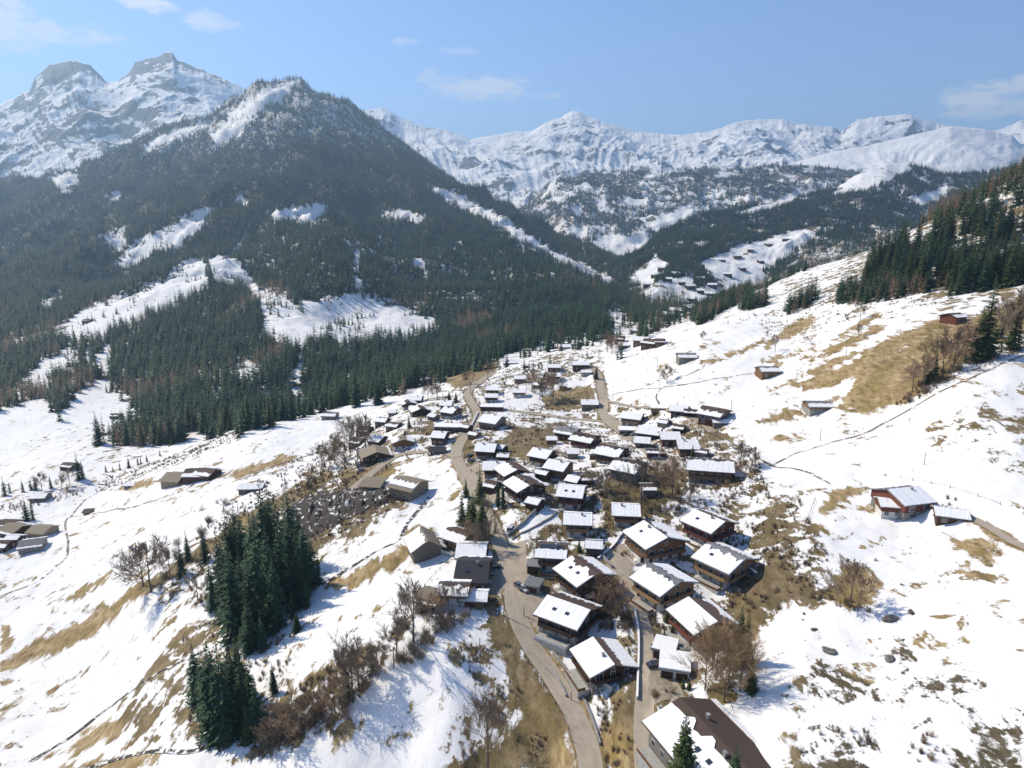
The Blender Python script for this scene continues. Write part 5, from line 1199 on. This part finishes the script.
# barns and farms away from the village
OUT = [
 (679,351,694,351,10,4.4,'grey barn with brown left gable, nearest below the round leafless tree','barn',dict(walls='gg',turn=-3,L=13,near_snow=.6,far_snow=.5,roof='g')),
 (760,365.6,776,365,9,4.2,'brown barn with pale roof on the middle of the upper snow slope','barn',dict(walls='mm',turn=2,L=12,near_snow=.7,far_snow=.5,roof='g')),
 (808,399.3,828,399.7,8,3.8,'barn with pale roof and stone base beside the green brown patch','barn',dict(walls='sm',turn=-3,L=12,near_snow=.6,far_snow=.5,roof='g')),
 (950,313,958,312,8,3.6,'red brown hut on the grass near the tree row','hut',dict(walls='rr',turn=20,L=9,near_snow=.6,far_snow=.5)),
 (896,488.3,911,485.5,12,5.2,'farmhouse with dark red gable and pale grey roof on the right slope','farmhouse',dict(walls='sr',turn=14,L=13,near_snow=.99,far_snow=.6,roof='g')),
 (883,497.5,897,499,6,4.2,'small wooden extension with white roof left of the right slope farmhouse','house',dict(walls='pr',turn=-12,L=8,near_snow=.99,far_snow=.9)),
 (944,502.5,960,505,6,2.6,'dark garage with white roof at the end of the farm lane','garage',dict(walls='dd',turn=-22,L=10,near_snow=.97,far_snow=.9)),
 (166,472,186,471.5,13,4.6,'large tan barn alone on the left snow slope','barn',dict(walls='tt',turn=-8,L=13,near_snow=.0,far_snow=.3,roof='t')),
 (201,467,213,468.5,10,4.0,'dark farm building with patchy roof right of the large tan barn','barn',dict(walls='dd',turn=-18,L=13,near_snow=.5,far_snow=.4)),
 (124.5,482.5,135.5,482,4,2.6,'small grey shed with white roof on the snow beside the track','shed',dict(walls='gg',turn=2,L=8,near_snow=.99,far_snow=.9,roof='g')),
 (84,510,93,509,5,2.6,'small dark brown shed where two farm tracks meet','shed',dict(walls='mm',turn=4,L=6,near_snow=0,far_snow=.3)),
 (7,524.5,22,523.5,12,4.4,'tan roofed barn at the back of the left edge farm','barn',dict(walls='dd',turn=-20,L=14,near_snow=.2,far_snow=.3,roof='t')),
 (34,526,50,526,10,4.0,'tan roofed barn at the right of the left edge farm','barn',dict(walls='tt',turn=-10,L=13,near_snow=0,far_snow=.4,roof='t')),
 (24,540.5,40,538.5,10,3.8,'grey roofed barn at the front of the left edge farm','barn',dict(walls='gg',turn=20,L=13,near_snow=.25,far_snow=.9,roof='g')),
 (-4,541,7,540.5,8,3.6,'dark shed cut by the left edge of the picture','shed',dict(walls='dd',turn=0,L=11,near_snow=.6,far_snow=.6)),
 (8,536,20,535.5,7,3.4,'low shed with blue white roof between the barns of the left edge farm','shed',dict(walls='dd',turn=-6,L=9,near_snow=.97,far_snow=.9)),
 (63,462.5,76,463,8,3.4,'dark barn on the flat valley field beside a tall spruce','barn',dict(walls='dd',turn=-14,L=12,near_snow=.4,far_snow=.4)),
 (112,413.5,120,413.5,8,3.4,'dark hut on the open slope left of the wooded foot','hut',dict(walls='dd',turn=0,L=11,near_snow=.4,far_snow=.4)),
 (241,484,262,483,6,3.0,'long shed with white roof above the dark grove','shed',dict(walls='gg',turn=4,L=14,near_snow=.99,far_snow=.9,roof='g')),
 (82,318.5,93,318.5,11,4.4,'hut in the upper snow lane of the wooded mountain','hut',dict(walls='dd',turn=-5,L=16,near_snow=.3,far_snow=.4)),
 (325,412.6,335,412.3,8,3.8,'small house on the crest of the snow ridge before the wood','house',dict(walls='gg',turn=-6,L=12,near_snow=.7,far_snow=.7)),
 (170,222.5,177,222,12,4.4,'tiny hut at the edge of the high forest meadow','hut',dict(walls='dd',turn=0,L=18,near_snow=.5,far_snow=.5)),
 (34,494,46,493.5,8,3.2,'low barn half buried in snow below the valley stream trees','barn',dict(walls='gg',turn=5,L=12,near_snow=.97,far_snow=.9)),
 (2,520,14,519.5,8,3.2,'brown shed behind the left edge farm','shed',dict(walls='mm',turn=-5,L=12,near_snow=.2,far_snow=.4)),
 (889,491.5,895,491.8,5,3.4,'dark middle wing between extension and right slope farmhouse','shed',dict(walls='dd',turn=-10,L=7,near_snow=.5,far_snow=.5)),
 (712,417.5,733,417.5,4,2.2,'low annex with snowy roof in the shade of the grey gabled farmhouse','shed',dict(walls='gg',turn=-4,L=11,near_snow=.99,far_snow=.9)),
]
for a, b_, c, d_, W_, e_, lb, cat, kw in OUT:
    house(a, b_, c, d_, W_, e_, lb, cat=cat, detail=1 if cat in ('farmhouse','house') or b_ > 480 or a > 670 else 0, chim=1 if cat in ('farmhouse','house') else 0, balc=False, Lmin=4, ov=.8, **kw)
for a, b_, c, d_, W_, lb in [(523,471.5,531,472.5,5,'small garden shed with snowy roof right of the flat snow roof house'),(540,469.5,547,470,5,'small shed with snowy roof above the shaded snow lawn'),(519,364,532,364,5,'long dark shed beside the brown upper houses'),
 (487,479.5,498,480,6,'dark carport with thin snow beside the road and the blue car'),(569,449.5,576,450,5,'small shed between the brown house and the dark red chalet'),(594,450,601,451,5,'small shed left of the almost black chalet'),
 (649,449,656,449,5,'little shed near the end of the upper road'),(699,447.5,706,448,5,'little shed behind the large house with patched roof'),(430,414,437,414,5,'little shed between dark gabled roofs at the upper left'),(463,424.5,470,424.5,5,'little shed across the road from the long flat garage'),
 (500,452.5,507,453,5,'little shed with snow roof below the grey gabled barn house'),(389,409.5,396,410,6,'low dark shed at the wood side edge of the village'),(548,436.5,555,437,5,'hay shed on the brown meadow inside the village'),(584,474.5,591,475,5,'shed on the snow lawn below the grey wooden gable'),
 (571,476,578,476.5,6,'small snowy shed left of the grey wooden gable lawn'),(644,484,652,484,6,'woodshed on the brown slope under the large house'),(531,497,539,498,5,'woodshed at the top of the curved garden wall'),(590,541,598,542,5,'woodshed below the small brown chalet beside the lane'),(676,424,684,424.5,6,'small shed above the smooth white roof on the east lane'),
 (660,418,668,418.5,6,'small snowy shed between the lane and the white roofs'),(471,431,478,431.5,5,'little shed in the snowy field inside the road bend'), (534,383,541,383,5,'little shed below the brown twin houses'),(560,384,567,384,5,'little shed in the scrub below the pair of brown houses'),(497,444.5,504,445,5,'dark woodshed right of the chalet on the road bend')]:
    house(a, b_, c, d_, W_, 2.8, lb, cat='shed', detail=0, chim=0, balc=False, Lmin=5, ov=.6, walls=random.choice(['dd','mm','gg']), turn=random.choice([-30,-8,0]), L=6.5, near_snow=random.choice([.97,.8,.5]), far_snow=.5)
# scattered farmhouses far up the valley
rs = random.Random(5); FARH = [(650,262),(662,270),(655,277),(668,281),(682,284),(690,289),(676,276),(700,293),(711,296),(706,304),(692,301),(684,306),(722,262),(738,258),(750,251),(768,246),(786,241),(728,276),(742,270),(760,263),(648,287),(690,311),(676,314),(668,318),(712,287),(700,281)]
def near_far(u, v):
    best = None
    for H_ in (hillA,):
        Uh, Vh, Dh = proj(H_['X'], H_['Y'], H_['Z']); front = np.hypot(Uh-u, Vh-v)+np.where(H_['Z'] < zat(H_['X'], H_['Y']), 50, 0); k = np.unravel_index(np.argmin(front), front.shape)
        best = Vector((float(H_['X'][k]), float(H_['Y'][k]), float(H_['Z'][k]))); e = front[k]
    g = hit(u, v)
    return best if (e < 6 and depth(best) < depth(g)*1.05) or depth(g) > 4500 else g
for i, (u, v) in enumerate(sorted(FARH)):
    p = near_far(u, v); s = 1.25; t = empty('farmhouse', p, rs.uniform(-.4, .3)); t.scale = (s, s, s); L, W_ = rs.uniform(11, 17), rs.uniform(9, 12)
    tag(t, f'tiny far farmhouse in the valley beyond the village, {ordn(i)} from the left', 'farmhouse', 'far farmhouses up the valley')
    m = MB(); x, y, e_ = L/2, W_/2, 5; m.add([(-x,-y,-3),(x,-y,-3),(x,y,-3),(-x,y,-3),(-x,-y,e_),(x,-y,e_),(x,y,e_),(-x,y,e_),(-x,0,e_+2.4),(x,0,e_+2.4)],[(0,3,2,1),(0,1,5,4),(2,3,7,6),(1,2,6,9,5),(3,0,4,8,7)])
    m.build('wall', M['wood_dark'], t); rm = MB()
    for sd in (-1, 1):
        pts = roof_pts(L, W_, 1, 1, e_+.02, 2.4/y, sd); rm.slab(pts if sd < 0 else pts[::-1], .5)
    rm.build('roof', M['snow'], t)
# flat roofed garages
def flat(u0, u1, v, W_, H_, rz, label, walls='concrete', snow=.35, doors=0, cat='garage', L=None):
    p = hitz((u0+u1)/2, v, H_); L = L or (u1-u0)*depth(p)/F; zg = min(float(zat(p.x+dx, p.y+dy)) for dx in (-L/3, 0, L/3) for dy in (-W_/2, W_/2))
    t = empty('garage', (p.x, p.y, zg+.3), math.radians(rz)); tag(t, label, cat)
    MB().box(-L/2, L/2, -W_/2, W_/2, -2, H_).build('wall', M[walls], t)
    ro = MB().box(-L/2-.4, L/2+.4, -W_/2-.5, W_/2+.4, H_+.003, H_+.22).build('roof', M['roof_grey'], t)
    if snow: MB().box(-L/2-.3, L/2+.3, -W_/2-.4, W_/2+.3, H_+.224, H_+.22+snow).build('snow_cover', M['snow'], ro)
    for i in range(doors):
        w_ = L/doors*.8; MB().box(-w_/2, w_/2, -.06, 0, 0, H_-.5).build('garage_door', M['wood_dark'], t, (-L/2+L*(i+.5)/doors, -W_/2-.002, -.1))
    return t
flat(435,461,425.5,7,3.2,-5,'long flat garage with white roof and grey green doors on the yard lane','wood_grey',.4,4)
flat(661,689,661,7.5,3.0,-14,'flat garage with thick white roof and pale walls beside the lower road','plaster',.4,2)
flat(655,676,644,6,2.6,-22,'low flat garage with green cluttered roof above the pale garage','concrete',.12,2)
flat(619,633,429,7,2.8,-6,'flat white roofed garage below the warm brown chalet at the fork','concrete',.4,2)
flat(481,503,406,8,2.6,-4,'long dark garage terrace with parked cars beneath the stacked white roofs','wood_dark',.15,3)
flat(527,541,582,5,2.2,-20,'small flat garage with bare grey roof beside the main road','concrete',0,1)
flat(528,541,563,4,2.6,-10,'dark open porch beside the chalet with solar panels','wood_dark',0,1)
# ------------------------------------------------------------------ walls, terraces, fences
def wall_along(pts, h, th, mat, label, cat='wall', cap=None, name='garden_wall', under=.6):
    P = smooth_path(pts, 1.5); m = MB(); c = MB()
    for i in range(len(P)-1):
        a, b_ = Vector(P[i]), Vector(P[i+1]); d = (b_-a); d.z = 0
        if d.length < .01: continue
        d.normalize(); n_ = Vector((-d.y, d.x, 0))*th/2
        q = [a-n_, b_-n_, b_+n_, a+n_]
        za, zb_ = float(zat(a.x, a.y)), float(zat(b_.x, b_.y))
        zs = [za, zb_, zb_, za]
        for mb, lo, hi, g in ((m, -under, h, 1), (c, h+.003, h+(cap or 0), 1.5)):
            if mb is c and not cap: continue
            lo_ = [(v.x+(v-p_).x*(g-1), v.y+(v-p_).y*(g-1), z+lo) for v, z, p_ in zip(q, zs, (a, b_, b_, a))]
            hi_ = [(x, y, z-lo+hi) for (x, y, z) in lo_]
            mb.add(lo_+hi_, [(0,3,2,1),(4,5,6,7),(0,1,5,4),(1,2,6,5),(2,3,7,6),(3,0,4,7)])
    o = m.build(name, mat); tag(o, label, cat)
    if cap: c.build('snow_cap', M['snow'], o)
    return o
wall_along([(634,610),(638,630),(638.5,655),(637.5,685),(637,700)], .9, .35, M['plaster'], 'pale wall with snow on top along the left of the lower road', cap=.15)
wall_along([(549,629),(552,650),(566,670),(582,697),(592,720),(600,745)], .7, .5, M['stone'], 'dark stone retaining wall along the right side of the main road', cap=None)
wall_along([(612,568),(603,558),(606,548)], 1.2, .4, M['concrete'], 'low concrete parapet at the head of the lower road')
wall_along([(628,548),(634,555),(640,563)], 1.6, .5, M['plaster'], 'pale wall with dark openings below the large chalet')
wall_along([(536,512),(524,524),(512,534)], 1.4, .4, M['concrete'], 'concrete retaining wall of the snowy lawn beside the road')
wall_along([(478,413),(475,420),(471,428)], 1.0, .3, M['plaster'], 'white snow topped wall inside the road bend', cap=.2)
wall_along([(512,540),(530,530),(548,520),(557,512)], .6, .5, M['stone'], 'curved dark garden wall across the snowy lawn')
wall_along([(598,560),(612,548),(622,535),(640,522)], .8, .5, M['stone'], 'snow dusted stone wall beside the white lane', cap=.12)
wall_along([(728,562),(742,568),(756,577)], 1.4, .5, M['stone'], 'snow capped stone wall behind the big light wood chalet', cap=.3)
wall_along([(655,580),(660,596),(664,606)], 1.2, .4, M['plaster'], 'pale terrace wall left of the light wooden chalet')
wall_along([(545,668),(557,680),(566,697)], .8, .4, M['concrete'], 'grey wall below the low chalet with black gable', cap=None)
wall_along([(589,672),(600,683),(612,691)], 1.2, .35, M['plaster'], 'white balustrade wall on the terrace of the low chalet')
wall_along([(580,600),(565,612),(548,628)], .7, .4, M['wood_light'], 'wooden fence board in front of the dark chalet', cat='fence', name='fence')
wall_along([(705,573),(722,583),(738,590)], .9, .3, M['wood_tan'], 'tan board fence below the big light wood chalet', cat='fence', name='fence')
def fence(pts, label, step=4.0, h=1.1, rails=True):
    P = smooth_path(pts, step); t = empty('fence', Vector(P[0])); tag(t, label, 'fence', 'wire fences on the slopes'); o0 = Vector(P[0]); q = []
    for i, p in enumerate(P):
        z = float(zat(p[0], p[1])); v = Vector((p[0], p[1], z))-o0; q.append(v)
        if i < 60: MB().tube(v-Vector((0,0,.3)), v+Vector((0,0,h)), .09, .08, 5).build('post', M['pole'], t)
    if rails:
        m = MB()
        for a, b_ in zip(q, q[1:]):
            for z in (.55, .95): m.tube(a+Vector((0,0,z)), b_+Vector((0,0,z)), .03, .03, 3)
        m.build('rail', M['pole'], t)
fence([(572,742),(562,714),(541,684),(524,656)], 'guard fence on the left edge of the main road', 3)
fence([(712,432),(735,450),(752,462)], 'brown fence behind the large house with patched roof', 3)
fence([(410,610),(440,570),(455,560)], 'thin fence below the green bank', 4)
fence([(900,478),(950,488),(1000,505)], 'wire fence above the right slope farmhouse', 6)
fence([(815,500),(800,540),(790,560)], 'old wire fence running down the right slope', 6)
# ------------------------------------------------------------------ poles and wires
def pole(u, v, hp, label, arm=False):
    p = hit(u, v); h = hgt(hp, p); t = empty('utility_pole', p, .3); tag(t, label, 'pole', 'poles around the village')
    MB().tube((0,0,-.6), (0,0,h), .17 if h > 6 else .13, .11, 8).build('pole_shaft', M['pole'], t)
    if arm:
        a = MB().box(-1.1, 1.1, -.07, .07, h-.9, h-.75).build('crossarm', M['pole'], t)
        for x in (-.95, 0, .95): MB().tube((x,0,h-.746), (x,0,h-.55), .06, .04, 6).build('insulator', M['plaster'], a)
    else: MB().tube((0,0,h+.002), (0,0,h+.08), .12, .12, 8).build('pole_cap', M['metal'], t)
    return p, h
POLES = [(470.5,394,12,'pole with crossarm beside the upper left road',1),(505,389,10,'short pole between the stacked white roofs and the brown house',0),(504,616,22,'thin pole on the left edge of the main road near the parking bay',0),
 (495,533,22,'pole casting a long shadow at the end of the conifer row',0),(924,465,12,'lone pole on the empty right snow slope',0),(659,386,10,'thin pole on the snowfield left of the round leafless tree',0),(647,374,7,'small pole on the snowfield nearer the road',0),
 (657,372,13,'tallest thin pole on the open snowfield above the road fork',0),(755,463,16,'pole at the end of the footpath right of the large house',0),(731,412,12,'pole behind the grey gabled farmhouse',0),(585,417,8,'pole at the junction below the road loop',0),(524,616,10,'short pole by the road wall',0),
 (668,431,14,'pole standing among the white roofs near the east lane',1),(630,350,8,'pole near the distant dark houses',0),(820,441,12,'thin pole below the pale roofed barn',0),(859,329,14,'thin pole on the upper striped slope',0),(846,356,10,'pole beside a small bush on the striped slope',0),
 (480,655,18,'thin pole in the hedge left of the main road',0),(394,668,22,'thin bare pole in the lower hedge',0),(571,700,9,'short marker pole beside the road wall',0)]
PP = {}
for u, v, hp, lb, arm in POLES: PP[(u, v)] = pole(u, v, hp, lb, arm)
# ------------------------------------------------------------------ cars
PAINT = {'white':paint('white_car_paint', (.62,.62,.62)),'silver':paint('silver_car_paint', (.34,.35,.37)),'dark':paint('dark_car_paint', (.020,.022,.028)),'red':paint('red_car_paint', (.22,.02,.015)),'blue':paint('blue_car_paint', (.02,.05,.13)),'grey':paint('grey_car_paint', (.11,.115,.12))}
def car_mesh(van=False):
    # side outline along x, lofted across y with a narrower cabin
    if van: low = [(-2.3,.35),(2.25,.35),(2.35,.8),(2.1,1.15),(1.5,1.3)]; top = [(-2.3,1.05),(-2.28,1.9),(1.0,1.95),(1.75,1.25)]
    else: low = [(-2.1,.32),(2.1,.32),(2.2,.62),(2.05,.80),(1.1,.93)]; top = []
    b = MB(); W_ = .86
    prof = [(-2.15,.32),(2.1,.32),(2.2,.55),(2.1,.78),(1.15,.92),(-1.75,.98),(-2.15,.90)] if not van else [(-2.3,.32),(2.3,.32),(2.4,.7),(2.2,1.05),(1.55,1.2),(-2.3,1.2)]
    n_ = len(prof); vs = [(x, -W_, z) for x, z in prof]+[(x, W_, z) for x, z in prof]
    b.add(vs, [tuple(range(n_)), tuple(range(n_, 2*n_))[::-1]]+[(i, n_+i, n_+(i+1) % n_, (i+1) % n_) for i in range(n_)])
    body = b.mesh('body')
    c = MB(); cb = [(-1.75,.98),(1.1,.925)] if not van else [(-2.25,1.203),(1.5,1.203)]; ct = [(-1.25,1.42),(.35,1.44)] if not van else [(-2.2,1.95),(.85,1.95)]
    y0, y1 = .80, .64 if not van else .76
    c.add([(cb[0][0],-y0,cb[0][1]),(cb[1][0],-y0,cb[1][1]),(cb[1][0],y0,cb[1][1]),(cb[0][0],y0,cb[0][1]),(ct[0][0],-y1,ct[0][1]),(ct[1][0],-y1,ct[1][1]),(ct[1][0],y1,ct[1][1]),(ct[0][0],y1,ct[0][1])],
          [(0,3,2,1),(0,1,5,4),(1,2,6,5),(2,3,7,6),(3,0,4,7),(4,5,6,7)])
    cabin = c.mesh('windows'); z = ct[0][1]
    r_ = MB().box(ct[0][0]-.04, ct[1][0]+.04, -y1-.02, y1+.02, z+.002, z+.05).mesh('car_roof')
    w_ = MB().tube((0,-.11,0), (0,.11,0), .33, .33, 12).mesh('wheel'); rm = MB().tube((0,-.122,0), (0,.122,0), .19, .19, 10).mesh('rim')
    hl = MB().box(-.05, .03, -.16, .16, -.07, .07).mesh('headlight')
    cabin.materials.append(M['glass']); w_.materials.append(M['tyre']); rm.materials.append(M['metal']); hl.materials.append(M['frame'])
    return body, cabin, r_, w_, rm, hl
CARM = {False: car_mesh(), True: car_mesh(True)}
def car(u, v, rz, colr, label, van=False):
    body, cabin, r_, w_, rm, hl = CARM[van]; p = hit(u, v); p.z += .12
    for k in PATHS:
        wd, P = PATHS[k]; dd = np.hypot(P[:,0]-p.x, P[:,1]-p.y); j = dd.argmin()
        if dd[j] < wd/2+1: p.z = max(p.z, P[j,2]+.12)
    t = empty('van' if van else 'parked_car', p, math.radians(rz)); tag(t, label, 'van' if van else 'car', 'vehicles parked around the village')
    for nm, me in (('body', body), ('car_roof', r_)):
        o = bpy.data.objects.new(nm, me.copy()); o.data.materials.append(PAINT[colr]); COL.objects.link(o); o.parent = t
    link('windows', cabin, None, t)
    for x in (-1.35, 1.35):
        for y in (-.78, .78):
            w2 = link('wheel', w_, None, t, (x, y, .33)); link('rim', rm, None, w2)
    for y in (-.58, .58): link('headlight', hl, None, t, (2.2 if not van else 2.39, y, .62))
for a in [(495,568,8,'dark','dark car parked at the left edge of the main road'),(519,588,-60,'grey','grey car at the back of the parking bay beside the main road'),(524,590,-60,'white','white car in the parking bay beside the main road'),
 (362,471,20,'silver','silver car in front of the pale blue annex roof'),(656,459,10,'white','white car at the end of the upper road'),(664,457,-35,'red','red car at the right end of the upper road'),(626,436,20,'dark','dark car beside the upper road under the white roofed chalet'),
 (634,436,10,'silver','silver car beside the dark one on the upper road'),(655,667,12,'dark','dark car parked in front of the pale flat garage'),(472,462,5,'grey','grey car on the bend below the dark chalet'),(470,457,60,'dark','dark car higher up on the bend'),
 (491,482,20,'blue','blue car below the flat snow roof beside the road'),(482,408,0,'silver','silver car at the left of the garage terrace'),(497,408,0,'dark','dark car at the right of the garage terrace'),(493,408,10,'blue','blue car in the middle of the garage terrace'),
 (655,647,60,'white','white car beside the low green roofed garage'),(485,585,30,'silver','silver car in the yard of the black roofed house'),(487,577,20,'dark','dark car in the yard of the black roofed house'),(611,597,60,'dark','dark car in the garden behind the chalets'),(446,440,10,'dark','dark car in front of the wide white roofed chalet')]:
    car(*a)
car(511,531,70,'white','white van at the roadside below the snowy lawn', True)
# ------------------------------------------------------------------ boulders and odd things
def boulder(seed, sx, sy, sz):
    me = bpy.data.meshes.new('boulder'); import bmesh
    bm = bmesh.new(); bmesh.ops.create_icosphere(bm, subdivisions=3, radius=1); r = random.Random(seed); o = Vector((r.random()*50, r.random()*50, 0))
    for v in bm.verts:
        n_ = float(noise(np.array([v.co.x*1.3+o.x+v.co.z]), np.array([v.co.y*1.3+o.y-v.co.z]), 3)[0]); v.co *= 1+.35*n_; v.co = Vector((v.co.x*sx, v.co.y*sy, v.co.z*sz))
    bm.to_mesh(me); bm.free(); return me
BO = [boulder(i, 1.1, .9, .7) for i in range(4)]
for m_ in BO: m_.materials.append(M['rock'])
for i, (u, v, s, lb) in enumerate([(891,620,2.6,'large brown boulder right of the wide leafless bush tree'),(911,613,1.5,'smaller brown boulder up right of the large one'),(829,652,2.2,'mossy rock alone on the lower right snow'),(890,660,1.9,'flat mossy rock below the large brown boulder'),(895,653,1.1,'small dark stone touching the flat mossy rock'),(814,630,1.1,'small dark rock left of the boulders'),(804,614,.8,'small dark rock at the edge of the brown patch'),(803,620,.5,'tiny stone on the snow by the brown patch'),(855,668,.6,'tiny stone below the mossy rock'),(902,585,.7,'small stone right of the bush tree on clean snow'),(903,640,.6,'tiny stone below the smaller brown boulder'),(129,642,.0,'')]):
    if not s: continue
    p = hit(u, v); o = link('boulder', BO[i % 4], None, None, p+Vector((0,0,s*.12))); o.scale = (s*.72, s*.55, s*.5); o.rotation_euler = (0, 0, i*1.3); tag(o, lb, 'boulder', 'boulders on the right slope')
# rocky bank above the grove
def bank():
    us = np.linspace(286, 395, 60); m = []
    for i, u in enumerate(us):
        for j, f_ in enumerate(np.linspace(0, 1, 14)):
            v = np.interp(u, [286,310,350,395], [505,493,486,490])+f_*np.interp(u, [286,310,350,395], [38,48,34,10])
            p = hit(u, v); n1 = float(fbm(np.array([p.x/3.0+j*.3]), np.array([p.y/3.0]), 4, 7)[0])
            e = math.sin(math.pi*min(1, max(0, f_)))*min(1, i/4, (59-i)/4)
            m.append((p.x+e*n1*1.2, p.y-e*(.8+n1), p.z-.4+e*(2.2+2.6*n1)))
    ix = np.arange(60*14).reshape(60, 14); return fast_mesh('rock_face', m, np.stack([ix[:-1,:-1], ix[1:,:-1], ix[1:,1:], ix[:-1,1:]], -1).reshape(-1, 4))
o = link('rock_face', bank(), M['bank']); tag(o, 'dark rocky bank dusted with snow below the tan barn house', 'rock face')
def wire(p, q, sag, label):
    m = MB(); n_ = 14; pts = [p.lerp(q, i/n_)-Vector((0,0,sag*4*(i/n_)*(1-i/n_))) for i in range(n_+1)]
    for a, b_ in zip(pts, pts[1:]): m.tube(a, b_, .035, .035, 3)
    tag(m.build('cable', M['roof_dark']), label, 'cable')
def top_(k): p, h = PP[k]; return p+Vector((0,0,h-.4))
wire(top_((755,463)), top_((731,412)), 1.0, 'cable between the footpath pole and the farmhouse pole')
